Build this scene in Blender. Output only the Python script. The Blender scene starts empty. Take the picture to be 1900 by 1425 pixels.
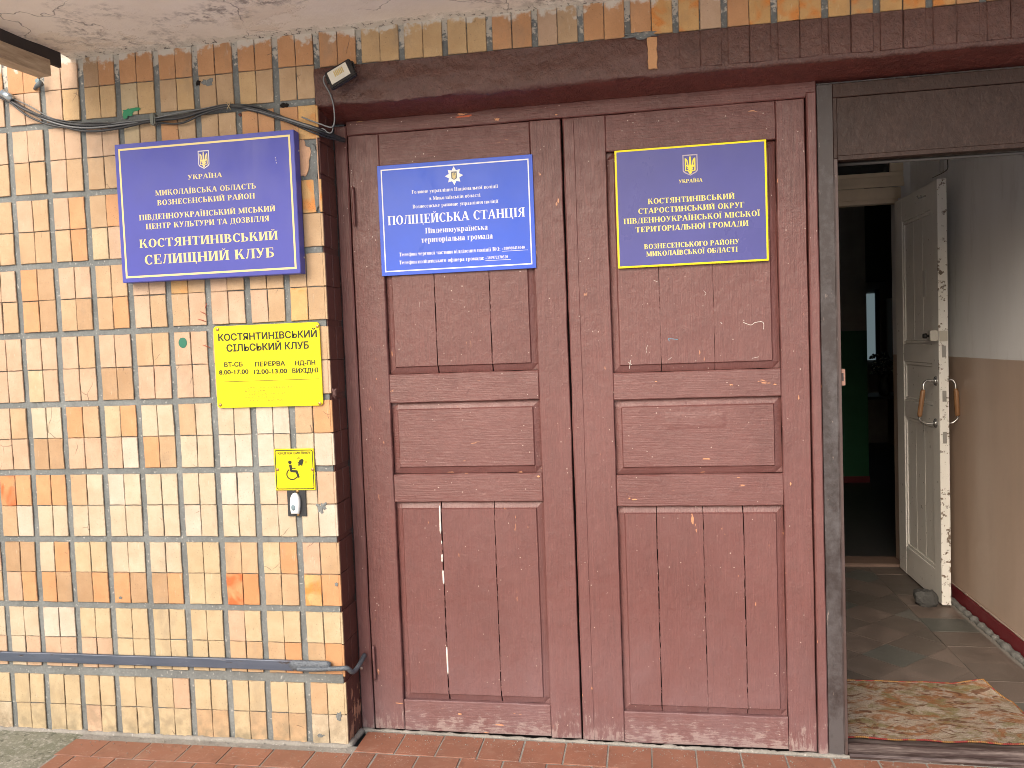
import bpy, bmesh, math, random
from mathutils import Vector, Matrix, noise as mnoise

random.seed(11)
S = bpy.context.scene
COL = S.collection

# ------------------------------------------------------------------ camera
FPX = 1497.93
YAW, PIT, ROL = math.radians(9.465), math.radians(-2.806), math.radians(-2.185)
CAM = Vector((1.1065, -2.7138, 1.4274))
MR = (Matrix.Rotation(YAW, 3, 'Z') @ Matrix(((1, 0, 0), (0, 0, -1), (0, 1, 0)))
      @ Matrix.Rotation(PIT, 3, 'X') @ Matrix.Rotation(ROL, 3, 'Z'))
cd = bpy.data.cameras.new('camera')
cam = bpy.data.objects.new('camera', cd)
COL.objects.link(cam)
cam.matrix_world = Matrix.Translation(CAM) @ MR.to_4x4()
cd.sensor_width = 36.0
cd.lens = FPX / 1900 * 36
cd.clip_end = 400
cd.clip_start = 0.05
S.camera = cam

# ------------------------------------------------------------------ light
SUN_EL, SUN_AZ = 35, 200          # azimuth clockwise from +Y: in front of the wall, to the left
w = bpy.data.worlds.new('World')
S.world = w
w.use_nodes = True
nt = w.node_tree
for n in list(nt.nodes):
    nt.nodes.remove(n)
sky = nt.nodes.new('ShaderNodeTexSky')
sky.sky_type = 'NISHITA'
sky.sun_disc = False
sky.sun_elevation = math.radians(SUN_EL)
sky.sun_rotation = math.radians(SUN_AZ)
sky.dust_density = 5.0
sky.air_density = 1.0
sky.ozone_density = 0.6
bg = nt.nodes.new('ShaderNodeBackground')
bg.inputs['Strength'].default_value = 0.15
wo = nt.nodes.new('ShaderNodeOutputWorld')
nt.links.new(sky.outputs[0], bg.inputs[0])
nt.links.new(bg.outputs[0], wo.inputs[0])
sd = bpy.data.lights.new('sun', 'SUN')
sd.energy = 0.9
sd.angle = math.radians(50)
sd.color = (1.0, 0.97, 0.93)
sun = bpy.data.objects.new('sun', sd)
COL.objects.link(sun)
a = math.radians(SUN_AZ)
sdir = Vector((math.sin(a) * math.cos(math.radians(SUN_EL)), math.cos(a) * math.cos(math.radians(SUN_EL)), math.sin(math.radians(SUN_EL))))
sun.rotation_euler = sdir.to_track_quat('Z', 'Y').to_euler()
sun.location = sdir * 20
S.view_settings.view_transform = 'Standard'
S.view_settings.look = 'None'
S.view_settings.gamma = 1
S.view_settings.use_curve_mapping = False
S.view_settings.exposure = 0.70
S.cycles.filter_width = 0.95

# where a point of the photograph lies on a real plane of the place
def ray(u, v):
    return MR @ Vector(((u - 950) / FPX, -(v - 712.5) / FPX, -1.0))
def onY(u, v, Y):
    d = ray(u, v)
    return CAM + d * ((Y - CAM.y) / d.y)
def onX(u, v, X):
    d = ray(u, v)
    return CAM + d * ((X - CAM.x) / d.x)
def onZ(u, v, Z):
    d = ray(u, v)
    return CAM + d * ((Z - CAM.z) / d.z)

# ------------------------------------------------------------------ material kit
class NT:
    def __init__(s, name):
        s.m = bpy.data.materials.new(name)
        s.m.use_nodes = True
        s.t = s.m.node_tree
        s.b = s.t.nodes['Principled BSDF']
        s.pos = s.n('ShaderNodeNewGeometry').outputs['Position']
    def n(s, kind, **k):
        x = s.t.nodes.new(kind)
        for a_, v_ in k.items():
            setattr(x, a_, v_)
        return x
    def l(s, o, i):
        s.t.links.new(o, i)
    def val(s, sock, v):
        if hasattr(v, 'links') or isinstance(v, bpy.types.NodeSocket):
            s.l(v, sock)
        else:
            sock.default_value = v
    def scale(s, vec, sc, off=(0, 0, 0)):
        m = s.n('ShaderNodeMapping')
        s.l(vec, m.inputs[0])
        m.inputs['Scale'].default_value = sc
        m.inputs['Location'].default_value = off
        return m.outputs[0]
    def noise(s, sc, det=3, rough=.55, vec=None, dist=0.0):
        x = s.n('ShaderNodeTexNoise')
        s.l(vec or s.pos, x.inputs['Vector'])
        x.inputs['Scale'].default_value = sc
        x.inputs['Detail'].default_value = det
        x.inputs['Roughness'].default_value = rough
        x.inputs['Distortion'].default_value = dist
        return x.outputs['Fac']
    def vor(s, sc, vec=None, feat='F1', rnd=1.0):
        x = s.n('ShaderNodeTexVoronoi')
        x.feature = feat
        s.l(vec or s.pos, x.inputs['Vector'])
        x.inputs['Scale'].default_value = sc
        x.inputs['Randomness'].default_value = rnd
        return x.outputs['Distance']
    def ramp(s, f, p0, p1, c0=0.0, c1=1.0):
        x = s.n('ShaderNodeMapRange')
        s.l(f, x.inputs[0])
        x.inputs[1].default_value = p0
        x.inputs[2].default_value = p1
        x.inputs[3].default_value = c0
        x.inputs[4].default_value = c1
        return x.outputs[0]
    def math(s, op, a_, b_=0.0):
        x = s.n('ShaderNodeMath', operation=op)
        s.val(x.inputs[0], a_)
        s.val(x.inputs[1], b_)
        return x.outputs[0]
    def mix(s, f, a_, b_, mode='MIX'):
        x = s.n('ShaderNodeMix', data_type='RGBA', blend_type=mode)
        s.val(x.inputs[0], f)
        for sock, v in ((x.inputs[6], a_), (x.inputs[7], b_)):
            if isinstance(v, tuple):
                sock.default_value = (v[0], v[1], v[2], 1)
            else:
                s.l(v, sock)
        return x.outputs[2]
    def axis(s, i):
        x = s.n('ShaderNodeSeparateXYZ')
        s.l(s.pos, x.inputs[0])
        return x.outputs[i]
    def rnd(s):
        return s.n('ShaderNodeObjectInfo').outputs['Random']
    def color(s, c):
        if isinstance(c, tuple):
            s.b.inputs['Base Color'].default_value = (c[0], c[1], c[2], 1)
        else:
            s.l(c, s.b.inputs['Base Color'])
    def rough(s, r):
        s.val(s.b.inputs['Roughness'], r)
    def spec(s, v):
        s.b.inputs['Specular IOR Level'].default_value = v
    def bump(s, *hs):
        nrm = None
        for h, st, d in hs:
            x = s.n('ShaderNodeBump')
            x.inputs['Strength'].default_value = st
            x.inputs['Distance'].default_value = d
            s.l(h, x.inputs['Height'])
            if nrm is not None:
                s.l(nrm, x.inputs['Normal'])
            nrm = x.outputs[0]
        s.l(nrm, s.b.inputs['Normal'])

def flat(name, c, r=.5, spec=.5, metal=0, bump=None):
    k = NT(name)
    v = k.noise(9, 4)
    k.color(k.mix(k.ramp(v, .3, .75), tuple(x * .88 for x in c), tuple(min(1, x * 1.08) for x in c)))
    k.rough(r)
    k.spec(spec)
    k.b.inputs['Metallic'].default_value = metal
    if bump:
        k.bump((k.noise(bump[0], 4), bump[1], bump[2]))
    return k.m

def tile_mat(name, c, spots=0.0, stain=None, shade=.14):
    """unglazed facing tile: mottled, pitted, dirty towards its edges here and there"""
    c = tuple(x * .80 + q * .20 for x, q in zip(c, (.55, .42, .29)))
    k = NT(name)
    r = k.rnd()
    # every tile has its own patch of the noise
    off = k.n('ShaderNodeCombineXYZ')
    k.l(k.math('MULTIPLY', r, 37.0), off.inputs[1])
    add = k.n('ShaderNodeVectorMath', operation='ADD')
    k.l(k.pos, add.inputs[0])
    k.l(off.outputs[0], add.inputs[1])
    p = add.outputs[0]
    big = k.noise(11, 3, .6, p)
    col = k.mix(k.ramp(big, .32, .7), tuple(x * (1 - shade) * q for x, q in zip(c, (1, .95, .88))), tuple(min(1, x * 1.07) for x in c))
    col = k.mix(k.ramp(r, 0, 1, 0, .24), col, (c[0] * .86, c[1] * .80, c[2] * .74))
    fine = k.noise(260, 3, .7, p)
    col = k.mix(k.ramp(fine, .35, .75, .30, 0), col, tuple(x * .5 for x in c))
    mott = k.noise(42, 4, .65, p)
    col = k.mix(k.ramp(mott, .50, .75, 0, .35), col, tuple(x * q for x, q in zip(c, (.78, .70, .62))))
    if stain:
        st = k.noise(13, 2, .5, p, .6)
        m = k.ramp(st, .50, .64)
        col = k.mix(m, col, stain)
        sp = k.ramp(k.vor(190, p), .0, .34, .8, 0)
        col = k.mix(k.math('MULTIPLY', m, sp), col, tuple(x * .4 for x in stain))
    pit = k.ramp(k.vor(150, p), .05, .16, 1, 0)
    pm = k.math('MULTIPLY', pit, k.ramp(k.noise(60, 2, .5, p), .56 - spots, .68 - spots))
    col = k.mix(k.math('MULTIPLY', pm, .75), col, (.10, .07, .055))
    tc = k.n('ShaderNodeTexCoord')
    sx = k.n('ShaderNodeSeparateXYZ')
    k.l(tc.outputs['Generated'], sx.inputs[0])
    ex = k.math('MINIMUM', sx.outputs[0], k.math('SUBTRACT', 1.0, sx.outputs[0]))
    ez = k.math('MULTIPLY', k.math('MINIMUM', sx.outputs[2], k.math('SUBTRACT', 1.0, sx.outputs[2])), 1.8)
    ed = k.math('ADD', k.math('MINIMUM', ex, ez), k.ramp(k.noise(70, 4, .7, p), .3, .7, .035, -.045))
    col = k.mix(k.ramp(ed, .0, .040, .48, 0), col, (.17, .115, .075))
    vx = k.n('ShaderNodeTexVoronoi')
    vx.feature = 'DISTANCE_TO_EDGE'
    nz = k.n('ShaderNodeTexNoise')
    k.l(p, nz.inputs['Vector'])
    nz.inputs['Scale'].default_value = 24
    sc_ = k.n('ShaderNodeVectorMath', operation='SCALE')
    k.l(nz.outputs['Color'], sc_.inputs[0])
    sc_.inputs['Scale'].default_value = .022
    av = k.n('ShaderNodeVectorMath', operation='ADD')
    k.l(p, av.inputs[0])
    k.l(sc_.outputs[0], av.inputs[1])
    k.l(av.outputs[0], vx.inputs['Vector'])
    vx.inputs['Scale'].default_value = 9
    crk = k.math('MULTIPLY', k.ramp(vx.outputs['Distance'], .003, .012, 1, 0), k.ramp(k.noise(7, 2, .5, p), .655, .67))
    col = k.mix(k.math('MULTIPLY', crk, .8), col, (.12, .08, .055))
    spk = k.math('MULTIPLY', k.ramp(k.vor(115, p), .09, .19, 1, 0), k.ramp(k.noise(16, 3, .6, p), .44, .60))
    col = k.mix(k.math('MULTIPLY', spk, .65), col, (.13, .09, .065))
    scr = k.ramp(k.noise(1, 4, .6, k.scale(p, (160, 160, 20))), .66, .72, 0, .3)
    col = k.mix(scr, col, (.66, .60, .50))
    # rain and rust dirt
    dirt = k.ramp(k.noise(5.0, 5, .68, k.scale(k.pos, (1.6, 1.6, .7))), .56, .78, 0, .55)
    col = k.mix(dirt, col, (.235, .19, .14))
    # damp, grimy band near the ground
    z = k.axis(2)
    foot = k.math('MULTIPLY', k.ramp(z, .02, .16, 1, 0), k.ramp(k.noise(24, 4, .6), .38, .66))
    col = k.mix(k.math('MULTIPLY', foot, .75), col, (.20, .17, .115))
    # lime wash run down from the soffit
    top = k.math('ADD', z, k.math('MULTIPLY', k.ramp(k.noise(17, 5, .65), .3, .7, -.5, .5), .07))
    col = k.mix(k.ramp(top, 2.508, 2.526, 0, .92), col, (.60, .56, .49))
    k.color(col)
    k.rough(k.ramp(fine, .2, .8, .5, .78))
    k.spec(.35)
    k.bump((fine, .35, .0012), (pm, .5, -.002), (k.noise(38, 3, .6, p), .35, .003))
    return k.m

TC = {
    'c': tile_mat('tile_cream', (.55, .48, .365)),
    'w': tile_mat('tile_white', (.60, .545, .47), .03),
    'y': tile_mat('tile_straw', (.52, .43, .275)),
    't': tile_mat('tile_tan', (.50, .345, .205)),
    'p': tile_mat('tile_pink', (.545, .385, .275)),
    'q': tile_mat('tile_speckled_pink', (.56, .37, .265), .10),
    'b': tile_mat('tile_brown', (.42, .265, .145)),
    'o': tile_mat('tile_orange', (.57, .285, .125)),
    'O': tile_mat('tile_burnt_orange', (.57, .25, .09), 0, (.50, .13, .04)),
    'a': tile_mat('tile_honey', (.58, .40, .205)),
    'g': tile_mat('tile_amber', (.62, .37, .135), 0, (.58, .23, .06)),
}

def paint_mat(name='oxblood_paint', grain='v', base=(.102, .031, .027), worn=True, thick=1.0, dustz=True):
    k = NT(name)
    n1 = k.noise(2.2, 5, .62)
    n2 = k.noise(23, 4, .6)
    col = k.mix(k.ramp(n1, .3, .72), base, (base[0] * 1.28, base[1] * 1.38, base[2] * 1.42))
    col = k.mix(k.ramp(n2, .45, .75, 0, .35), col, (base[0] * .62, base[1] * .62, base[2] * .62))
    sc = (260, 90, 9) if grain == 'v' else ((9, 90, 260) if grain == 'h' else (60, 60, 60))
    gv = k.scale(k.pos, sc)
    wob = k.noise(1.0, 5, .7, gv, .35)
    # weathered grain shows slightly paler
    col = k.mix(k.ramp(wob, .52, .72, 0, .75), col, (base[0] * 1.8, base[1] * 2.1, base[2] * 2.15))
    col = k.mix(k.ramp(wob, .26, .44, .75, 0), col, (base[0] * .5, base[1] * .5, base[2] * .5))
    z = k.axis(2)
    # hand grime and old, darker coats showing through in large uneven areas
    gm = k.math('MULTIPLY', k.ramp(k.noise(3.4, 6, .7, k.scale(k.pos, (1, 1, .45), (5, 0, 3))), .50, .66), .45)
    col = k.mix(gm, col, (base[0] * .60, base[1] * .66, base[2] * .66))
    if worn:
        # splashed dust and rubbed, whitened paint along the foot
        sp = k.math('ADD', k.math('MULTIPLY', k.noise(1.0, 5, .8, k.scale(k.pos, (120, 90, 16) if grain == 'v' else (20, 90, 130))), .55), k.math('MULTIPLY', k.noise(20, 5, .7), .45))
        hgt = k.ramp(z, -.03, .17, .20, -.06)
        m = k.ramp(k.math('ADD', sp, hgt), .615, .68)
        col = k.mix(k.math('MULTIPLY', m, .7), col, (.46, .40, .36))
        shade_grad = k.math('MULTIPLY', k.ramp(z, 1.2, 2.05, .40, 0), k.ramp(k.noise(2.6, 6, .7, k.scale(k.pos, (1, 1, .6), (3, 3, 9))), .25, .65, .35, 1))  # lintel shade painted in: dark above, paler and pinker sheen lower down
        col = k.mix(shade_grad, col, (.215, .107, .102))
        foot_sheen = k.math('MULTIPLY', k.ramp(z, .0, .50, .60, 0), k.ramp(k.noise(5, 4, .65), .3, .7, .3, 1))  # mauve sky sheen put into the colour, stronger towards the foot
        col = k.mix(foot_sheen, col, (.22, .150, .165))
        # chips down to bare orange wood, thin and elongated
        cv = k.scale(k.pos, (46, 46, 15) if grain != 'h' else (15, 46, 60))
        ch = k.noise(1.0, 3, .5, cv)
        gate = k.ramp(k.noise(2.7, 3, .5), .44, .56)
        cm = k.math('MULTIPLY', k.ramp(ch, .722, .738), gate)
        col = k.mix(cm, col, (.50, .23, .12))
        # paint and lime specks
        v = k.ramp(k.vor(36), .055, .085, 1, 0)
        vm = k.math('MULTIPLY', v, k.ramp(k.noise(7, 3), .46, .56))
        # rubbed pale scuffs following the brush
        su = k.math('MULTIPLY', k.ramp(k.noise(1, 5, .75, k.scale(k.pos, (120, 60, 22) if grain != 'h' else (22, 60, 120))), .62, .70), k.ramp(k.noise(3.1, 4, .6, k.scale(k.pos, (1, 1, 1), (7, 7, 7))), .50, .62))
        col = k.mix(k.math('MULTIPLY', su, .45), col, (.30, .17, .145))
        col = k.mix(k.math('MULTIPLY', vm, .8), col, (.55, .44, .38))
    k.color(col)
    k.rough(k.ramp(n2, .3, .7, .34, .50))
    k.spec(.6)
    mid = k.noise(48, 4, .6, k.scale(k.pos, (1, 1, .55)), .8)
    k.bump((wob, .8 * thick, .0019), (n2, .6 * thick, .004), (mid, .5, .0026), (k.noise(150, 3, .6), .4, .0010))
    return k.m

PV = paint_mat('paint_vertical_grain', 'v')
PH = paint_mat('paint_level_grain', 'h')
PP = paint_mat('paint_on_plaster', 'n', (.078, .029, .022), False, 3.0)
PU = paint_mat('paint_under_lintel', 'n', (.098, .023, .017), False, 2.8)

def reveal_paint():
    k = NT('paint_on_reveal_tiles')
    base = (.072, .024, .019)
    n2 = k.noise(30, 4, .6)
    col = k.mix(k.ramp(k.noise(3, 4), .3, .7), base, tuple(x * 1.35 for x in base))
    z = k.axis(2)
    pe = k.noise(1.0, 4, .62, k.scale(k.pos, (30, 30, 17)))
    m = k.ramp(k.math('ADD', pe, k.ramp(z, .18, .30, .0, -.5)), .53, .56)
    col = k.mix(m, col, (.42, .23, .15))
    v = k.math('MULTIPLY', k.ramp(k.noise(1, 3, .5, k.scale(k.pos, (60, 60, 22))), .73, .745), k.ramp(k.noise(4, 2), .48, .56))
    col = k.mix(v, col, (.45, .25, .17))
    k.color(col)
    k.rough(.42)
    k.bump((n2, .5, .002), (pe, .4, .003))
    return k.m
PR = reveal_paint()

def mortar_mat(name, c, white=0.0):
    k = NT(name)
    n = k.noise(140, 4, .7)
    col = k.mix(k.ramp(k.noise(6, 4), .3, .7), tuple(x * .72 for x in c), tuple(x * 1.15 for x in c))
    col = k.mix(k.ramp(n, .3, .75, .45, 0), col, tuple(x * .4 for x in c))
    col = k.mix(k.ramp(k.noise(22, 5, .7), .52, .70, 0, .6), col, tuple(x * .5 for x in c))
    sp = k.ramp(k.noise(85, 3, .6), .62, .69)
    col = k.mix(k.math('MULTIPLY', sp, .55), col, (.5, .49, .46))
    if white:
        z = k.axis(2)
        k2 = k.math('ADD', k.noise(38, 5, .7), k.ramp(z, 2.36, 2.52, -.25, .14))
        col = k.mix(k.ramp(k2, .50, .56), col, (.50, .47, .41))
    k.color(col)
    k.rough(.9)
    k.spec(.2)
    k.bump((n, .6, .002), (k.noise(45, 4), .5, .004))
    return k.m
MORT = mortar_mat('mortar', (.215, .232, .232), 1)
GROUT = mortar_mat('floor_grout', (.33, .315, .285))

def plaster_mat():
    k = NT('soffit_limewash')
    n = k.noise(3.2, 6, .68)
    col = k.mix(k.ramp(n, .3, .7), (.72, .64, .55), (.82, .755, .665))
    pe = k.noise(2.1, 7, .72, k.scale(k.pos, (1, 1.5, 1), (2.1, .4, 0)))
    m = k.ramp(pe, .565, .60)
    col = k.mix(k.math('MULTIPLY', m, .75), col, (.72, .63, .52))
    sm = k.math('MULTIPLY', k.ramp(k.noise(26, 6, .75), .47, .60), k.ramp(k.noise(2.6, 4, .6), .50, .60))
    col = k.mix(k.math('MULTIPLY', sm, .75), col, (.17, .14, .125))
    dm = k.ramp(k.noise(9, 6, .75, k.scale(k.pos, (1, .6, 1))), .66, .69)
    col = k.mix(k.math('MULTIPLY', dm, .6), col, (.22, .18, .16))
    # fine cracks
    x = k.n('ShaderNodeTexVoronoi')
    x.feature = 'DISTANCE_TO_EDGE'
    wv = k.n('ShaderNodeVectorMath', operation='ADD')
    nz = k.n('ShaderNodeTexNoise')
    k.l(k.pos, nz.inputs['Vector'])
    nz.inputs['Scale'].default_value = 6
    nz.inputs['Detail'].default_value = 4
    sc = k.n('ShaderNodeVectorMath', operation='SCALE')
    k.l(nz.outputs['Color'], sc.inputs[0])
    sc.inputs['Scale'].default_value = .22
    k.l(k.pos, wv.inputs[0])
    k.l(sc.outputs[0], wv.inputs[1])
    k.l(wv.outputs[0], x.inputs['Vector'])
    x.inputs['Scale'].default_value = 2.1
    cr = k.math('MULTIPLY', k.ramp(x.outputs['Distance'], .001, .006, 1, 0), k.ramp(k.noise(2.2, 2), .52, .56))
    col = k.mix(k.math('MULTIPLY', cr, .65), col, (.11, .09, .08))
    # rough lime seam where the soffit meets the wall
    y = k.axis(1)
    ed = k.math('ADD', y, k.math('MULTIPLY', k.ramp(k.noise(14, 5, .7), .3, .7, -.5, .5), .05))
    em = k.ramp(ed, -.045, -.02)
    col = k.mix(k.math('MULTIPLY', em, .8), col, (.55, .50, .42))
    col = k.mix(k.math('MULTIPLY', em, k.ramp(k.noise(60, 5, .7), .56, .6)), col, (.14, .12, .10))
    k.color(col)
    k.rough(.85)
    k.bump((m, .5, .004), (k.noise(40, 5, .7), .5, .003), (cr, .6, -.003), (em, .5, .004))
    return k.m
SOFF = plaster_mat()

# ------------------------------------------------------------------ mesh kit
def link(name, me, mat, parent=None):
    if mat is not None and len(me.materials) == 0:
        me.materials.append(mat)
    o = bpy.data.objects.new(name, me)
    COL.objects.link(o)
    if parent is not None:
        o.parent = parent
        root = parent
        while root.parent is not None:
            root = root.parent
        if root.type == 'EMPTY' and root.location.length > 0:      # mesh data is written in world coordinates
            me.transform(Matrix.Translation(-root.location))
    return o

def finish(bm, name, mat, parent=None, smooth=False, flipcheck=True):
    if flipcheck:
        bmesh.ops.recalc_face_normals(bm, faces=bm.faces)
    me = bpy.data.meshes.new(name)
    bm.to_mesh(me)
    bm.free()
    if smooth:
        for p in me.polygons:
            p.use_smooth = True
    return link(name, me, mat, parent)

def thing(name, label, cat, loc=(0, 0, 0), group=None):
    o = bpy.data.objects.new(name, None)
    COL.objects.link(o)
    o.location = loc
    o.empty_display_size = .1
    o['label'] = label
    o['category'] = cat
    if group:
        o['group'] = group
    return o
def tag(o, label, cat, group=None):
    o['label'] = label
    o['category'] = cat
    if group:
        o['group'] = group
    return o
def struct(o):
    o['kind'] = 'structure'
    return o
def stuff(o):
    o['kind'] = 'stuff'
    return o

wallmap = lambda a_, b_, d: (a_, -d, b_)          # a = x, b = z, d = out towards the street
doormap = lambda a_, b_, d: (a_, .14 - d, b_)
floormap = lambda a_, b_, d: (a_, b_, d)
revealmap = lambda a_, b_, d: (d, a_, b_)         # a = y, b = z, d = +x

def fz(x):                                        # the porch floor falls gently to the right
    return -.014 * x if x > 0 else -.005 * x

def add_slab(bm, a0, a1, b0, b1, d0, d1, mp, ch=.0015, jit=0.0, seg=(1, 1), amp=0.0, seed=0):
    """a board or tile: front face at d1 with a chamfered, slightly uneven outline, back at d0"""
    ring = []
    na, nb = seg
    for i in range(na): ring.append((a0 + (a1 - a0) * i / na, b0, 0, -1))
    for i in range(nb): ring.append((a1, b0 + (b1 - b0) * i / nb, 1, 0))
    for i in range(na): ring.append((a1 - (a1 - a0) * i / na, b1, 0, 1))
    for i in range(nb): ring.append((a0, b1 - (b1 - b0) * i / nb, -1, 0))
    ca, cb = (a0 + a1) / 2, (b0 + b1) / 2
    out = []
    for k_, (x, y, _, _) in enumerate(ring):
        jx = random.uniform(-jit, jit)
        jy = random.uniform(-jit, jit)
        if amp:
            q = mnoise.noise_vector(Vector((x * 9, y * 9, seed * 3.1)))
            q2 = mnoise.noise_vector(Vector((x * 45, y * 45, seed * 1.7)))
            jx += amp * (q.x + .5 * q2.x)
            jy += amp * (q.y + .5 * q2.y)
        out.append((x + jx, y + jy))
    tilt = random.uniform(-jit, jit) * .5, random.uniform(-jit, jit) * .5
    back, mid, top = [], [], []
    for x, y in out:
        dd = tilt[0] * (1 if x > ca else -1) + tilt[1] * (1 if y > cb else -1)
        back.append(bm.verts.new(mp(x, y, d0)))
        mid.append(bm.verts.new(mp(x, y, d1 - ch + dd)))
        ix = x - ch * (1 if x > ca else -1)
        iy = y - ch * (1 if y > cb else -1)
        # interior points of an edge only move across the edge
        if seg != (1, 1):
            if abs(x - a0) > .004 and abs(x - a1) > .004: ix = x
            if abs(y - b0) > .004 and abs(y - b1) > .004: iy = y
        top.append(bm.verts.new(mp(ix, iy, d1 + dd)))
    n = len(ring)
    for i in range(n):
        j = (i + 1) % n
        bm.faces.new((back[i], back[j], mid[j], mid[i]))
        bm.faces.new((mid[i], mid[j], top[j], top[i]))
    bm.faces.new(top)
    bm.faces.new(list(reversed(back)))

def slab(name, a0, a1, b0, b1, d0, d1, mp, mat, parent=None, **k):
    bm = bmesh.new()
    add_slab(bm, a0, a1, b0, b1, d0, d1, mp, **k)
    return finish(bm, name, mat, parent)

def add_box(bm, x0, x1, y0, y1, z0, z1):
    vs = [bm.verts.new((x, y, z)) for x in (x0, x1) for y in (y0, y1) for z in (z0, z1)]
    for f in ((0, 1, 3, 2), (4, 6, 7, 5), (0, 4, 5, 1), (2, 3, 7, 6), (0, 2, 6, 4), (1, 5, 7, 3)):
        bm.faces.new([vs[i] for i in f])
    return vs
def box(name, x0, x1, y0, y1, z0, z1, mat, parent=None, bev=0.0):
    bm = bmesh.new()
    add_box(bm, x0, x1, y0, y1, z0, z1)
    if bev:
        bmesh.ops.bevel(bm, geom=list(bm.edges), offset=bev, segments=2, affect='EDGES')
    return finish(bm, name, mat, parent)

def add_tube(bm, pts, r, n=8, cap=True, flatten=1.0):
    pts = [Vector(p) for p in pts]
    rings = []
    up = Vector((0, 0, 1))
    for i, p in enumerate(pts):
        t = (pts[min(i + 1, len(pts) - 1)] - pts[max(i - 1, 0)]).normalized()
        side = t.cross(up)
        if side.length < .05:
            side = t.cross(Vector((0, 1, 0)))
        side.normalize()
        u2 = side.cross(t).normalized()
        rr = r[i] if isinstance(r, (list, tuple)) else r
        rings.append([bm.verts.new(p + side * math.cos(2 * math.pi * k_ / n) * rr * flatten + u2 * math.sin(2 * math.pi * k_ / n) * rr) for k_ in range(n)])
    for i in range(len(rings) - 1):
        for k_ in range(n):
            bm.faces.new((rings[i][k_], rings[i][(k_ + 1) % n], rings[i + 1][(k_ + 1) % n], rings[i + 1][k_]))
    if cap:
        bm.faces.new(list(reversed(rings[0])))
        bm.faces.new(rings[-1])
def tube(name, pts, r, mat, parent=None, n=8, **k):
    bm = bmesh.new()
    add_tube(bm, pts, r, n, **k)
    return finish(bm, name, mat, parent, smooth=True)

def spline(pts, per=8):
    pts = [Vector(p) for p in pts]
    out = []
    for i in range(len(pts) - 1):
        p0, p1, p2, p3 = pts[max(i - 1, 0)], pts[i], pts[i + 1], pts[min(i + 2, len(pts) - 1)]
        for k_ in range(per):
            t = k_ / per
            out.append(.5 * ((2 * p1) + (p2 - p0) * t + (2 * p0 - 5 * p1 + 4 * p2 - p3) * t * t + (-p0 + 3 * p1 - 3 * p2 + p3) * t ** 3))
    out.append(pts[-1])
    return out

# ------------------------------------------------------------------ tiled wall
PX, TW = .152, .067
ROWZ = [2.548, 2.298, 2.042, 1.786, 1.529, 1.267, 1.011, .755, .502, .244, -.012]   # mortar centres
JH = .020
# one string per row of tiles, two letters per pair, pairs 9..0 from left to right
TILES = [
    'oo oo oo pp bo oo oo oo oo oo',
    'pp pp pp pa aa ya ta tt at tt',
    'tt pp pp pp pp yt ot tt oo og',
    'pt tt tt pt tt tt yt tt tt ty',
    'tt pt pt po to tt tt tt tt tg',
    'tt tt tt to yp tt tt tt tt tt',
    'pp pp ob pp tt pp gt pt tt tt',
    'tt pt ob tb to pt tp pp pt gt',
    'pp pp pp pt pp tt pp pp pp pt',
    'pp pp yp pp bb qq pp pp pp pp',
    'tt pt cc ot yo cc tc cc ww to',
    'pp pp bb pp pw ot cc ww wc cw',
    'oO Oo oo tc wc cc cc ww cq cp',
    'tw tw cc cc cc cc wc cc cc cw',
    'pp bb co yy cc cc yy tt yo qt',
    'bt po ob bo ob bo yy OO tt go',
    'cc cc ww yy yy yy yy py yy yy',
    'cp cp pp pp yy yy yy tt to to',
    'yy yy yy yy yy yp yy yy yy ty',
    'cc yy yy py yy yy tt yt tt cc',
]
wall = thing('tiled_wall', 'wall of small upright cream, tan and orange tile pairs left of the brown doors', 'wall')
struct_back = box('mortar', -3.2, -.004, .006, .30, -.3, 3.2, MORT, wall)
bm = bmesh.new()
add_slab(bm, -3.2, -.003, -.05, 2.9, .0, -.0055, wallmap, ch=.001, seg=(60, 60), amp=.0, seed=1)
bm.free()
def mortar_sheet(name, x0, x1, z0, z1, y, parent, nx, nz, mat=MORT, amp=.0022):
    bm = bmesh.new()
    g = []
    for i in range(nx + 1):
        col = []
        for j in range(nz + 1):
            x = x0 + (x1 - x0) * i / nx
            z = z0 + (z1 - z0) * j / nz
            q = mnoise.noise(Vector((x * 14, z * 14, 4))) + .5 * mnoise.noise(Vector((x * 50, z * 50, 7)))
            col.append(bm.verts.new((x, y - amp * q, z)))
        g.append(col)
    for i in range(nx):
        for j in range(nz):
            bm.faces.new((g[i][j], g[i + 1][j], g[i + 1][j + 1], g[i][j + 1]))
    return finish(bm, name, mat, parent, smooth=True, flipcheck=False)
mortar_sheet('joint', -2.4, -.004, -.03, 2.9, .0015, wall, 200, 240)

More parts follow.
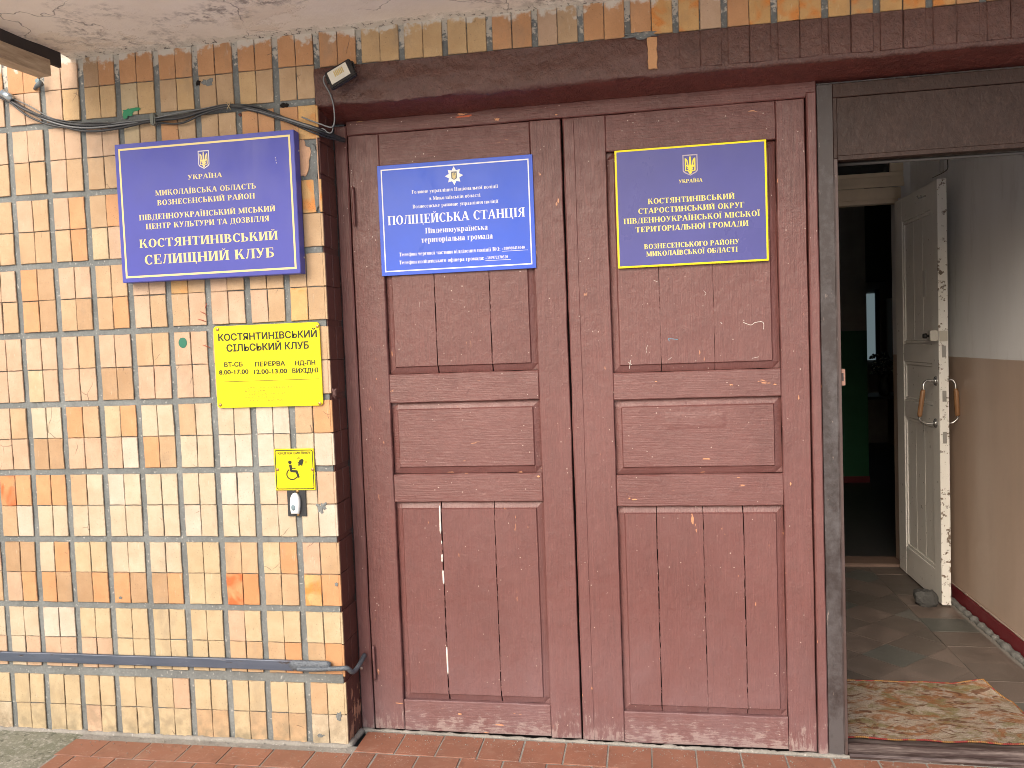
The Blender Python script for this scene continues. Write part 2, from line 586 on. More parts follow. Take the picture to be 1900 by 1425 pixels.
hidden = []
def behind_sign(x0, x1, z0, z1):
    for sx0, sx1, sz0, sz1 in ((-.745, -.07, 1.705, 2.19), (-.41, -.03, 1.245, 1.525)):
        if x0 > sx0 and x1 < sx1 and z0 > sz0 and z1 < sz1:
            return True
    return False
far = bmesh.new()
cnt = 0
col_off = {}
def xm(i, r):      # centre of mortar i (0 = wall corner) at group row r, with the wall's real wander
    if i == 0:
        return 0.0
    v = mnoise.noise(Vector((i * .9, r * .7, 2.5)))
    return -i * PX + .009 + v * .007
for r in range(10):
    zt, zb = ROWZ[r] - JH / 2, ROWZ[r + 1] + JH / 2
    if r == 7: pass
    if r == 8: zb = ROWZ[9] + .017
    if r == 9: zt = ROWZ[9] - .014
    for sub in range(2):
        h = (zt - zb) / 2
        z1 = zt - sub * h
        z0 = z1 - h
        row = TILES[r * 2 + sub].split()
        for k_ in range(-6, 16):
            if k_ < 0:
                continue
            xl = xm(k_ + 1, r) + .0105
            xr = xm(k_, r) - (.0105 if k_ > 0 else .0)
            half = (xr - xl) / 2
            if k_ <= 9:
                code = row[9 - k_]
            else:
                code = random.choice(['yy', 'pp', 'tt', 'cc', 'ot'])
            for s_ in range(2):
                x0 = xl + s_ * half
                x1 = x0 + half
                z0j = z0 + mnoise.noise(Vector((k_ * 1.7, r * 2.1 + sub, 9))) * .003
                g = .0011
                c = code[s_]
                d1 = .0046 + random.uniform(-.0010, .0013)
                hid = behind_sign(x0, x1, z0, z1)
                if r == 0 and sub == 0 and k_ in (0, 1, 2, 3, 4):
                    pass
                # the broken tile beside the big sign
                if r == 1 and sub == 1 and k_ == 0:
                    continue
                if r == 2 and sub == 0 and k_ == 0 and s_ == 1:
                    x1 -= .016
                if k_ <= 8 and not hid:
                    cnt += 1
                    slab('tile', x0 + g, x1 - g, z0 + g, z1 - g, .0, d1, wallmap, TC[c], wall, ch=.0016, jit=.0011, seg=(2, 3), amp=.0011, seed=cnt * .37)
                elif not hid:
                    add_slab(far, x0 + g, x1 - g, z0 + g, z1 - g, .0, d1, wallmap, ch=.0016, jit=.0011)
                    for f in far.faces[-10:] if False else []:
                        pass
                    far.faces.ensure_lookup_table()
                    for f in far.faces[len(far.faces) - 10:]:
                        f.material_index = 'cytpob'.find(c) if c in 'cytpob' else 2
                else:
                    add_slab(far, x0 + g, x1 - g, z0 + g, z1 - g, .0, d1 - .001, wallmap, ch=.0016, jit=.0008)
me = bpy.data.meshes.new('tile_mass')
bmesh.ops.recalc_face_normals(far, faces=far.faces)
far.to_mesh(me)
far.free()
for c in 'cytpob':
    me.materials.append(TC[c])
stuff(link('outer_tile', me, None, wall))
print('wall tiles', cnt)

def blob(name, cx, cz, rx, rz, d, mat, parent, seed=0, base=.0, mp=wallmap, n=26, rag=.28, dome=True):
    """a ragged patch (smear, chip, plaster dab) with thickness on a wall plane"""
    bm = bmesh.new()
    lo, hi, inn = [], [], []
    for i in range(n):
        t = 2 * math.pi * i / n
        q = 1 + rag * (mnoise.noise(Vector((math.cos(t) * 1.7, math.sin(t) * 1.7, seed))) * 1.6 + .5 * mnoise.noise(Vector((math.cos(t) * 6, math.sin(t) * 6, seed + 3))))
        x, z = math.cos(t) * rx * q, math.sin(t) * rz * q
        lo.append(bm.verts.new(mp(cx + x, cz + z, base)))
        hi.append(bm.verts.new(mp(cx + x * .96, cz + z * .96, base + d * .7)))
        inn.append(bm.verts.new(mp(cx + x * .5, cz + z * .5, base + d)))
    for i in range(n):
        j = (i + 1) % n
        bm.faces.new((lo[i], lo[j], hi[j], hi[i]))
        bm.faces.new((hi[i], hi[j], inn[j], inn[i]))
    bm.faces.new(inn)
    return finish(bm, name, mat, parent, smooth=False)

for r in range(1, 10):
    for sub in range(2):
        zt, zb = ROWZ[r] - JH / 2, ROWZ[r + 1] + JH / 2
        h = (zt - zb) / 2
        z1 = min(zt - sub * h, 2.285)
        z0 = zt - sub * h - h
        if r == 1 and sub == 1: continue
        c = TILES[r * 2 + sub].split()[-1][1]
        slab('tile_edge', -.0015, .0058, z0 + .002, z1 - .002, -.003, .0052, wallmap, TC[c], wall, ch=.0010, seg=(1, 8), amp=.0007, seed=r * 2 + sub)
# the spalled tile and its mortar patch by the corner
core = flat('tile_core', (.60, .37, .24), .9, .2, bump=(160, .8, .003))
blob('broken_tile', -.057, 2.110, .026, .060, .0045, core, wall, 2.2, rag=.22)
blob('mortar_patch', -.016, 2.08, .015, .075, .0052, MORT, wall, 5.2, rag=.25)
blob('mortar_patch', -.013, 1.985, .010, .055, .0084, MORT, wall, 8.2, rag=.3)
slab('tile', -.0035, .0, 1.92, 2.20, .0, .006, wallmap, core, wall, ch=.0008, jit=.0005)
# concrete blob where a tile corner has gone
blob('mortar_patch', -.40, 2.398, .024, .012, .0075, MORT, wall, 1.2, rag=.5)
dark = flat('hole_dark', (.02, .017, .015), .9, .1)
blob('hole', -.437, 2.40, .010, .008, .0078, dark, wall, 3.3, rag=.5)
blob('hole', -.118, 2.293, .013, .010, .004, dark, wall, 9.3, rag=.5)
blob('hole', -.285, 2.275, .006, .006, .004, flat('plug_red', (.12, .03, .02), .6), wall, 4.3, rag=.3)
blob('mortar_patch', -.052, .873, .017, .019, .0078, MORT, wall, 6.7, rag=.75)
for (px, py, rx, rz, sd_) in ((629, 1330, .010, .016, 1), (595, 1365, .012, .006, 2), (624, 1084, .006, .006, 3), (223, 1109, .006, .006, 4)):
    p = onY(px, py, -.006)
    blob('mortar_patch', p.x, p.z, rx, rz, .0012, MORT, wall, sd_, base=.0058, rag=.5)
green = flat('green_spray', (.012, .22, .10), .5)
grn2 = flat('green_stencil', (.005, .14, .085), .5)
# green spray paint marks
p = onY(339, 636, -.007)
blob('green_dot', p.x, p.z, .0165, .019, .0005, grn2, wall, 1.0, base=.0068, rag=.04)
for (px, py, rx, rz, sd_) in ((238, 208, .022, .012, 3), (250, 203, .028, .006, 6), (232, 215, .012, .010, 8)):
    p = onY(px, py, -.007)
    blob('green_smear', p.x, p.z, rx, rz, .0005, green, wall, sd_, base=.0072, rag=.35)
red = flat('red_scuff', (.36, .075, .04), .7)
for q in (((372, 578), (385, 585)), ((367, 592), (383, 597)), ((384, 562), (380, 574)), ((376, 640), (392, 646))):
    pts = [onY(*q[0], -.0078), onY(*q[1], -.0078)]
    tube('red_scuff', [pts[0], pts[0].lerp(pts[1], .5) + Vector((0, 0, .001)), pts[1]], [.0008, .0016, .0005], red, wall, n=6)

# ------------------------------------------------------------------ lintel over the doors
lint = thing('door_lintel', 'lintel above the doors, bare orange tiles on top and brown paint below', 'lintel')
# rough painted plaster face and underside, one lumpy sheet
bm = bmesh.new()
NX, prof = 170, []
X0, X1 = .0, 2.9
# profile down the face and back under the opening: (depth, height)
def lint_prof(x):
    w_ = 1.0 if x < 1.17 else .35                   # hand-laid plaster on the left, flat over tiles on the right
    pr = []
    for i in range(9):
        t = i / 8
        pr.append((.004, 2.409 - t * (2.409 - 2.292), w_))
    for i in range(1, 4):
        a_ = i / 3 * math.pi / 2
        pr.append((.004 - .012 * (1 - math.cos(a_)) , 2.292 - .014 * math.sin(a_), w_))
    for i in range(1, 9):
        t = i / 8
        pr.append((-.008 - t * .15, 2.278 - t * .022, w_ * .8))
    return pr
g = []
for i in range(NX + 1):
    x = X0 + (X1 - X0) * i / NX
    colv = []
    pr = lint_prof(x)
    for j, (d, z, w_) in enumerate(pr):
        q = mnoise.noise(Vector((x * 5, z * 11, j * .12))) * .009 + mnoise.noise(Vector((x * 17, z * 30, j * .3))) * .007 + mnoise.noise(Vector((x * 50, z * 60, j * .7))) * .0032
        q *= w_
        if j < 1: q *= .25
        if j == len(pr) - 1: q = 0
        if 0 < j <= 11:
            colv.append(bm.verts.new((x, -(d + q), z + (q * .9 if j > 7 else 0))))
        else:
            colv.append(bm.verts.new((x, -d, z + q)))
    g.append(colv)
for i in range(NX):
    for j in range(len(g[0]) - 1):
        f = bm.faces.new((g[i][j], g[i][j + 1], g[i + 1][j + 1], g[i + 1][j]))
        if j >= 11: f.material_index = 1
lo = finish(bm, 'painted_plaster', PP, lint, smooth=True, flipcheck=False)
lo.data.materials.append(PU)
mortar_sheet('joint', .0, 2.9, 2.408, 2.60, .0015, lint, 160, 12)
box('core', .001, 3.1, .012, .16, 2.300, 3.2, MORT, lint)
LT = 'oo aa aa aa oo pt oo og gp og gg gg gg go og og aa gg gg'.split()
for k_ in range(19):
    xl = .013 + k_ * .1525 + .009
    for s_ in range(2):
        x0 = xl + s_ * .067
        jz = mnoise.noise(Vector((k_ * 1.3 + s_, 3, 3))) * .002
        slab('tile', x0 + .001, x0 + .066, 2.411 + jz, 2.545, .0, .0062 + random.uniform(-.001, .0012), wallmap, TC[LT[k_][s_]], lint, ch=.0016, jit=.001)
        if k_ >= 8:          # tiles under the brown paint
            slab('painted_tile', x0 + .001, x0 + .066, 2.294 + jz, 2.4095, .0, .0075 + random.uniform(-.001, .001), wallmap, PP, lint, ch=.0018, jit=.001)
# one bare tile strip left in the paint, and the knocked-out hole above it
slab('tile', 1.141, 1.172, 2.300, 2.400, .0, .0125, wallmap, TC['o'], lint, ch=.001, jit=.002, seg=(3, 8), amp=.003, seed=4)
blob('mortar_patch', 1.125, 2.412, .052, .011, .011, MORT, lint, 12.2, rag=.6)

# ------------------------------------------------------------------ soffit of the porch roof and what carries it
bm = bmesh.new()
g = []
SX0, SX1, SY0, SY1 = -.935, 4.2, -.82, .02
nx, ny = 150, 56
for i in range(nx + 1):
    c = []
    for j in range(ny + 1):
        x = SX0 + (SX1 - SX0) * i / nx
        y = SY0 + (SY1 - SY0) * j / ny
        z = 2.535 + .006 * mnoise.noise(Vector((x * 2.2, y * 2.2, 1))) + .0025 * mnoise.noise(Vector((x * 11, y * 11, 2)))
        if y > -.03: z -= .012 * (y + .03) / .05
        if i == 0: x += .006 * mnoise.noise(Vector((0, y * 13, 5)))
        c.append(bm.verts.new((x - (0.1 * (-.0 - y) if i == 0 else 0) * .9, y, z)))
    g.append(c)
for i in range(nx):
    for j in range(ny):
        bm.faces.new((g[i][j], g[i][j + 1], g[i + 1][j + 1], g[i + 1][j]))
bmesh.ops.recalc_face_normals(bm, faces=bm.faces)
# closed slab above
me_top = bm
so = finish(bm, 'porch_soffit', SOFF, None, smooth=True)
tag(so, 'peeling pinkish limewashed soffit of the porch roof above the tiled wall', 'ceiling')
conc = mortar_mat('old_concrete', (.22, .22, .21))
rf = box('roof_slab', -.90, 4.2, -.82, .005, 2.56, 2.74, conc)
tag(rf, 'concrete porch roof slab on top of the peeling soffit', 'roof slab')
timber = NT('bleached_timber')
gr = timber.noise(1, 5, .7, timber.scale(timber.pos, (70, 5, 70)))
timber.color(timber.mix(timber.ramp(gr, .3, .7), (.27, .19, .12), (.50, .39, .27)))
timber.rough(.85)
timber.bump((gr, .6, .003))
TIM = timber.m
bm = bmesh.new()
p0, p1 = Vector((-.955, -.115, 2.46)), Vector((-1.05, -.84, 2.46))
dv = (p1 - p0).normalized()
sv = Vector((dv.y, -dv.x, 0))
vs = []
for t in range(13):
    c = p0.lerp(p1, t / 12)
    wv_ = .003 * mnoise.noise(Vector((t * .9, 0, 0)))
    vs.append([bm.verts.new(c + sv * (.055 * a_ + wv_) + Vector((0, 0, .028 * b_ + wv_))) for a_, b_ in ((-.5, -1), (.5, -1), (.5, 1), (-.5, 1))])
for t in range(12):
    for k_ in range(4):
        bm.faces.new((vs[t][k_], vs[t][(k_ + 1) % 4], vs[t + 1][(k_ + 1) % 4], vs[t + 1][k_]))
bm.faces.new(vs[0][::-1]); bm.faces.new(vs[-1])
tag(finish(bm, 'timber_batten', TIM), 'weathered bare timber batten hanging below the left edge of the porch soffit', 'beam')
void_mat = flat('void_black', (.035, .027, .026), .8)  # black strip painting in the shade of the open gap above the batten
bm = bmesh.new()
add_box(bm, 0, .012, 0, 1, 0, .09)
for v in bm.verts:
    y = v.co.y
    base = Vector((-.930, -.06, 2.50)).lerp(Vector((-1.022, -.84, 2.50)), y)
    v.co = Vector((base.x - v.co.x, base.y, base.z + v.co.z - .02))
tag(finish(bm, 'dark_gap_strip', void_mat), 'black strip standing for the shaded gap between the soffit edge and the timber batten', 'gap_strip')
# upper wall above the porch, seen left of the roof edge
# (covered by the same tiled wall, one more course)
for k_ in range(6, 12):
    xl = xm(k_ + 1, -1) + .009
    xr = xm(k_, -1) - .009
    for s_ in range(2):
        h_ = (xr - xl) / 2
        slab('tile', xl + s_ * h_ + .001, xl + (s_ + 1) * h_ - .001, 2.568, 2.68, .0, .006, wallmap, TC['p'], wall, ch=.0016, jit=.001)

# ------------------------------------------------------------------ left reveal
rev = thing('door_reveal', 'narrow side of the wall left of the doors, brown-painted tiles flaking at the foot', 'wall')
box('backing', -.0038, .0, .008, .139, -.03, 2.29, PR, rev)
for r in range(1, 10):
    zt, zb = ROWZ[r] - JH / 2, ROWZ[r + 1] + JH / 2
    if r == 1: zt = 2.275
    for sub in range(2):
        h = (zt - zb) / 2
        z1 = zt - sub * h
        for s_ in range(2):
            y0 = .0035 + s_ * .067
            slab('painted_tile', y0, y0 + .0655, z1 - h + .0008, z1 - .0008, .0, .0045 + random.uniform(-.0008, .001), revealmap, PR, rev, ch=.0016, jit=.001)

# ------------------------------------------------------------------ floor of the porch, ground beyond
def ftile(name, c, glossy=.42):
    k = NT(name)
    r = k.rnd()
    n = k.noise(7, 5, .62)
    col = k.mix(k.ramp(n, .3, .72), tuple(x * .78 for x in c), tuple(x * 1.12 for x in c))
    col = k.mix(k.ramp(r, 0, 1, 0, .45), col, (c[0] * .74, c[1] * .84, c[2] * .92))
    dust = k.ramp(k.noise(16, 5, .7), .52, .8, 0, .35)
    col = k.mix(dust, col, (.40, .28, .21))
    sc = k.ramp(k.noise(1, 3, .5, k.scale(k.pos, (20, 120, 20))), .68, .72, 0, .35)
    col = k.mix(sc, col, (.48, .36, .29))
    gr_ = k.math('MULTIPLY', k.ramp(k.noise(120, 4, .7), .60, .66), k.ramp(k.noise(6, 4, .6), .42, .6))
    col = k.mix(k.math('MULTIPLY', gr_, .6), col, (.50, .44, .38))
    st_ = k.ramp(k.noise(10, 5, .7, k.scale(k.pos, (1, 1, 1), (4, 4, 4))), .58, .68, 0, .45)
    col = k.mix(st_, col, (.13, .06, .04))
    k.color(col)
    k.rough(k.ramp(n, .3, .7, glossy, glossy + .25))
    k.bump((k.noise(90, 4, .65), .3, .0012), (n, .3, .003))
    return k.m
TERR = ftile('terracotta_floor', (.275, .118, .074))
porch = struct(thing('porch_floor', 'terracotta', 'floor'))
del porch['label'], porch['category']
def fmap(a_, b_, d):
    return (a_, b_, fz(a_) + d)
bm = bmesh.new()
g = []
for i in range(61):
    x = -1.05 + 4.4 * i / 60
    g.append([bm.verts.new((x + (0 if i else -.0), y, fz(x) - .0025)) for y in (-1.10, -.9, -.2, -.05, .0, .135)])
for i in range(60):
    for j in range(5):
        if j >= 4 and g[i][0].co.x < -.02:
            continue
        bm.faces.new((g[i][j], g[i + 1][j], g[i + 1][j + 1], g[i][j + 1]))
finish(bm, 'grout', GROUT, porch, flipcheck=False)
rowlines = [.112, -.041, -.172, -.322, -.472, -.622, -.772]
seam0 = [.036, .186, .335, .485, .635, .785, .935, 1.087, 1.238, 1.39, 1.54, 1.69, 1.842, 1.993, 2.145, 2.296, 2.448, 2.60, 2.75]
seam1 = [-1.056, -.907, -.742, -.579, -.420, -.257, -.100, .036, .125, .278, .430, .581, .733, .885, 1.037, 1.19, 1.342, 1.495, 1.647, 1.80, 1.952, 2.105, 2.257, 2.41, 2.562, 2.714]
seam2 = [-1.04, -.966, -.803, -.645, -.49, -.34, -.19, -.035, .05, .20, .352, .505, .657, .81, .962, 1.115, 1.267, 1.42, 1.572, 1.725, 1.877, 2.03, 2.182, 2.335, 2.487, 2.64]
rest = bmesh.new()
for ri in range(6):
    seams = seam0 if ri == 0 else (seam1 if ri == 1 else (seam2 if ri == 2 else [x + .03 * ((ri * 7) % 3) for x in seam1]))
    y1, y0 = rowlines[ri], rowlines[ri + 1]
    for a_, b_ in zip(seams, seams[1:]):
        gap = .0030
        if b_ - a_ < .02: continue
        ya, yb = y0 + gap, y1 - gap
        if ri == 1 and b_ <= .05:
            yb -= .010 + .0
        if ri <= 2:
            slab('tile', a_ + gap, b_ - gap, ya, yb, -.008, .0 + random.uniform(-.0006, .0008), fmap, TERR, porch, ch=.0012, jit=.0012)
        else:
            add_slab(rest, a_ + gap, b_ - gap, ya, yb, -.008, .0, fmap, ch=.0012, jit=.001)
for ri in range(2):
    for ci in range(26):
        x0 = -1.05 + ci * .1525
        y1 = -.775 - ri * .15
        add_slab(rest, x0 + .002, x0 + .150, y1 - .148, y1 - .002, -.008, .0, fmap, ch=.0012, jit=.001)
stuff(finish(rest, 'tile_field', TERR, porch))
# mortar fillet along the foot of wall and doors
def fillet(name, pts, r, mat, parent, seed=0):
    P = []
    for i in range(len(pts) - 1):
        n = max(2, int((Vector(pts[i + 1]) - Vector(pts[i])).length / .012))
        for k_ in range(n):
            P.append(Vector(pts[i]).lerp(Vector(pts[i + 1]), k_ / n))
    P.append(Vector(pts[-1]))
    R = [r * (1 + .55 * mnoise.noise(Vector((p.x * 22, p.y * 22, seed))) + .35 * mnoise.noise(Vector((p.x * 70, p.y * 70, seed)))) for p in P]
    return tube(name, P, R, mat, parent, n=7)
fillet('mortar_fillet', [(-2.4, -.003, .008), (-1.0, -.004, .004), (0, -.006, -.002), (.006, .0, -.002), (.012, .12, -.003)], .011, GROUT, porch, 3)
fillet('mortar_fillet', [(.012, .128, -.006), (.9, .128, -.018), (1.7, .128, -.028), (2.7, .128, -.042)], .009, GROUT, porch, 5)

def cement_ground():
    k = NT('mossy_cement')
    n = k.noise(5, 6, .7)
    col = k.mix(k.ramp(n, .3, .7), (.13, .14, .095), (.25, .245, .20))
    col = k.mix(k.ramp(k.noise(60, 5, .7), .5, .62, 0, .7), col, (.36, .35, .31))
    col = k.mix(k.ramp(k.noise(38, 5, .7), .56, .62, 0, .6), col, (.05, .055, .04))
    k.color(col)
    k.rough(.9)
    k.bump((k.noise(90, 5, .7), .7, .004), (n, .6, .01))
    return k.m
CEM = cement_ground()
bm = bmesh.new()
g = []
for i in range(71):
    row_ = []
    for j in range(71):
        x = -3.2 + 2.17 * i / 70
        y = -1.4 + 1.408 * j / 70
        # its right edge runs along the tiled porch
        z = .0035 + .004 * mnoise.noise(Vector((x * 8, y * 8, 3))) + .002 * mnoise.noise(Vector((x * 30, y * 30, 3)))
        if i == 70: z = -.01
        row_.append(bm.verts.new((x, y, z)))
    g.append(row_)
for i in range(70):
    for j in range(70):
        bm.faces.new((g[i][j], g[i + 1][j], g[i + 1][j + 1], g[i][j + 1]))
struct(finish(bm, 'cement_path', CEM, None, smooth=True, flipcheck=False))
bounce_gnd = NT('pale_bounce_ground')  # unseen ground, paled to bounce extra light up onto the soffit
bounce_gnd.color(bounce_gnd.mix(bounce_gnd.ramp(bounce_gnd.noise(3, 6, .7), .3, .7), (.56, .55, .53), (.66, .65, .63)))
bounce_gnd.rough(.95)
bm = bmesh.new()
bmesh.ops.create_grid(bm, x_segments=8, y_segments=8, size=150)
for v in bm.verts:
    v.co.z = -.06
    v.co.y -= 149.0 if False else 0
g_ = finish(bm, 'ground', bounce_gnd.m, None)
struct(g_)

# ------------------------------------------------------------------ wooden double doors
DZ0, DZ1 = -.0, 2.208

def board(name, x0, x1, z0, z1, bev, l, r, mat, parent, gap=.0018, seed=0, dep=(.020, .0055)):
    """one plank of a raised panel: low sloping margin at its outer edges, raised field inside"""
    bm = bmesh.new()
    lo_, hi_ = dep
    def steps(a0, a1, s0, s1):
        out = []
        if s0: out += [(a0, 1.0), (a0 + bev * .86, .42), (a0 + bev, .0)]
        else: out += [(a0, .0)]
        n = 10 if (a1 - a0) > .3 else 3
        st, en = a0 + (bev if s0 else 0), a1 - (bev if s1 else 0)
        for i in range(1, n): out.append((st + (en - st) * i / n, 0.))
        if s1: out += [(a1 - bev, .0), (a1 - bev * .86, .42), (a1, 1.0)]
        else: out += [(a1, .0)]
        return out
    xs = steps(x0 + (0 if l else gap), x1 - (0 if r else gap), l, r)
    zs = steps(z0, z1, True, True)
    grid = []
    for i, (x, dx) in enumerate(xs):
        c = []
        for j, (z, dz) in enumerate(zs):
            d = -(hi_ + (lo_ - hi_) * max(dx, dz))
            jx = .0016 * mnoise.noise(Vector((z * 14, i * 3.1, seed))) + (.0007 * mnoise.noise(Vector((z * 60, i, seed))) if (i in (0, len(xs) - 1)) else 0)
            d += .0010 * mnoise.noise(Vector((x * 18, z * 4, seed)))
            c.append(bm.verts.new(doormap(x + jx, z, d)))
        grid.append(c)
    for i in range(len(xs) - 1):
        for j in range(len(zs) - 1):
            bm.faces.new((grid[i][j], grid[i + 1][j], grid[i + 1][j + 1], grid[i][j + 1]))
    # sides and back
    edge = [grid[i][0] for i in range(len(xs))] + [grid[-1][j] for j in range(1, len(zs))] + [grid[i][-1] for i in range(len(xs) - 2, -1, -1)] + [grid[0][j] for j in range(len(zs) - 2, 0, -1)]
    bk = [bm.verts.new((v.co.x, .176, v.co.z)) for v in edge]
    for i in range(len(edge)):
        j = (i + 1) % len(edge)
        bm.faces.new((edge[j], edge[i], bk[i], bk[j]))
    bm.faces.new(bk)
    return finish(bm, name, mat, parent)

def leaf(label, x0, x1, sl, sr, pans, parts_top, seed):
    t = thing('wooden_door', label, 'door', (x0, .14, 0), 'pair of closed wooden doors')
    zt = DZ1
    S_ = dict(ch=.0026, seg=(2, 40), amp=.0019)
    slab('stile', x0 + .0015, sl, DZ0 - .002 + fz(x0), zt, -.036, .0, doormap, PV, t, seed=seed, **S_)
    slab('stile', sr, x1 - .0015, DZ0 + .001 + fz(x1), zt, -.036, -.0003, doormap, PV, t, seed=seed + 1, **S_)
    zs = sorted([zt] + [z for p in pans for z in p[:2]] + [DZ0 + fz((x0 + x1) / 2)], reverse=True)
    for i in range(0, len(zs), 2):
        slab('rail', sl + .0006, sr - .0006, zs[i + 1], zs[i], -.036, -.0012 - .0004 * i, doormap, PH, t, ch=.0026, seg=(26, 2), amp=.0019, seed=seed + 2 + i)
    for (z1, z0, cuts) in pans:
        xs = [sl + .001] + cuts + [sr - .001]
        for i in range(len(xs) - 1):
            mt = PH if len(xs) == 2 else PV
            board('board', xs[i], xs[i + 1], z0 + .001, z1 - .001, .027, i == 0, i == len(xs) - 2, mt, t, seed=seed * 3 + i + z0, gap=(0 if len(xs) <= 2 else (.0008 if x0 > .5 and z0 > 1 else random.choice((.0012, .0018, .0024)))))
    bmx = bmesh.new()
    add_box(bmx, x0 + .004, x1 - .004, .1765, .180, DZ0 + .03, zt - .01)
    finish(bmx, 'back_board', flat('gap_dark', (.008, .006, .006), .9), t)
    return t
L1 = leaf('left leaf of the brown wooden doors, hung with the bright blue police sign', .056, .838, .1725, .728,
          [(2.085, 1.333, [.3585, .5615]), (1.228, .963, []), (.860, .110, [.347, .547])], None, 1)
L2 = leaf('right leaf of the brown wooden doors, hung with the yellow-framed blue sign', .842, 1.653, .991, 1.559,
          [(2.081, 1.3125, [1.1595, 1.3415]), (1.2175, .952, []), (.840, .0955, [1.128, 1.2875, 1.423])], None, 5)
# cover strip on the right leaf over the meeting edge: a line parts it from the stile
def on_leaf(o, L):
    o.parent = L
    o.data.transform(Matrix.Translation(-L.location))
    return o
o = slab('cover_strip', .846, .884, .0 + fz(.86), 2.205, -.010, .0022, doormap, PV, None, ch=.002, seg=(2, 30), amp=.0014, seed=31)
on_leaf(o, L2)
# white filler squeezed from the crack of the lower left panel
foam = flat('white_filler', (.72, .70, .66), .8)
for (a_, b_, r_) in (((816, 938), (817.5, 990), .0036), ((819.5, 1003), (820, 1010), .0016), ((820.5, 1028), (820.5, 1043), .0034), ((822, 1058), (823.5, 1084), .0034), ((829, 1200), (831.5, 1252), .0036)):
    A_, B_ = onY(*a_, .146), onY(*b_, .146)
    n = 9
    pts = [A_.lerp(B_, i / n) for i in range(n + 1)]
    rr = [r_ * (.35 if i in (0, n) else 1 + .35 * mnoise.noise(Vector((i * 1.9, a_[1], 0)))) for i in range(n + 1)]
    on_leaf(tube('filler', pts, rr, foam, None, n=6), L1)
for L_, gaps in ((L1, ((.3585, 1.36, 1.68), (.5615, 1.36, 1.68), (.347, .13, .84), (.547, .13, .84))), (L2, ((1.1595, 1.34, 1.66), (1.3415, 1.34, 1.66), (1.128, .12, .82), (1.2875, .12, .82), (1.423, .12, .82)))):
    bmf = bmesh.new()
    for gx, z0, z1 in gaps:
        z = z0
        while z < z1:
            ln = random.uniform(.006, .035)
            if random.random() < .42:
                npt = 5
                pts = [(gx + random.uniform(-.0012, .0012), .1352 + .0105 + random.uniform(-.0006, .0010), z + ln * i / npt) for i in range(npt + 1)]
                add_tube(bmf, pts, [.0008 + random.uniform(0, .0012) for _ in pts], 5)
            z += ln
    on_leaf(stuff(finish(bmf, 'crack_filler', PV, None)), L_)
# painted-over tape patch and old marks on the right leaf
def strokes(name, mat, L, Y, lines, r=.0012):
    bm = bmesh.new()
    for ln in lines:
        pts = [onY(u, v, Y) for u, v in ln]
        q = spline(pts, 4) if len(pts) > 2 else pts
        add_tube(bm, q, [r * (1 + .6 * mnoise.noise(Vector((i * 1.3, ln[0][0], 0)))) for i in range(len(q))], 5, flatten=1.0)
    o = finish(bm, name, mat, None)
    return on_leaf(o, L)
chalk = flat('white_scribble', (.62, .58, .54), .8)
strokes('white_mark', chalk, L2, .1455, [[(1379, 598), (1386, 601), (1394, 603), (1400, 599), (1409, 597), (1413, 597), (1417, 600), (1417, 611)], [(1337, 598), (1340, 601)], [(1166, 672), (1172, 677)], [(1170, 668), (1168, 684)]], .0010)
strokes('white_mark', chalk, L2, .1455, [[(1202, 640), (1199, 648), (1200, 655)], [(1213, 520), (1220, 523)], [(1305, 538), (1310, 545), (1306, 548)], [(1240, 668), (1246, 663)], [(1395, 665), (1408, 662)]], .0005)
strokes('blue_mark', flat('blue_chalk', (.12, .32, .45), .8), L2, .1453, [[(1240, 628), (1258, 630)], [(1240, 629), (1242, 633)]], .0009)
strokes('white_mark', chalk, L1, .146, [[(845, 560), (848, 566), (844, 570)], [(778, 560), (778, 570)], [(793, 563), (795, 568)]], .0005)
bm = bmesh.new()
ta, tb = onY(1234, 765, .1455), onY(1349, 795, .1455)
nx_, nz_ = 22, 5
edge0 = lambda i, j: 1 if (i in (0, nx_) or j in (0, nz_)) else 0
g = []
for i in range(nx_ + 1):
    g.append([bm.verts.new((ta.x + (tb.x - ta.x) * i / nx_, .1436 - .0012 * mnoise.noise(Vector((i * .55, j * .5, 3))) + .0022 * edge0(i, j), tb.z + (ta.z - tb.z) * j / nz_ + .001 * mnoise.noise(Vector((i * .6, j, 1))))) for j in range(nz_ + 1)])
for i in range(nx_):
    for j in range(nz_):
        bm.faces.new((g[i][j], g[i + 1][j], g[i + 1][j + 1], g[i][j + 1]))

TAPE = flat('painted_tape', (.125, .046, .040), .42)
on_leaf(finish(bm, 'painted_tape', PH, None, smooth=True, flipcheck=False), L2)
# flakes of bare wood
chipm = flat('bare_wood_chip', (.62, .30, .16), .8)
def chips(L, spots, mat, seed):
    for i, (u, v, rx, rz) in enumerate(spots):
        p = onY(u, v, .139)
        base = .0002
        o = blob('paint_chip', p.x, p.z, rx, rz, .0006, mat, None, seed + i, base=base, mp=doormap, n=16, rag=.6)
        on_leaf(o, L)
chips(L2, [(1357, 714, .006, .0022), (1438, 713, .005, .0018), (1176, 927, .009, .0022), (1168, 925, .004, .002), (1467, 898, .0022, .006), (1217, 708, .003, .002)], chipm, 20)
chips(L1, [(965, 876, .011, .0016), (999, 884, .005, .003), (836, 876, .010, .0012), (865, 878, .008, .001), (740, 1305, .012, .0018), (853, 1325, .008, .003)], chipm, 60)

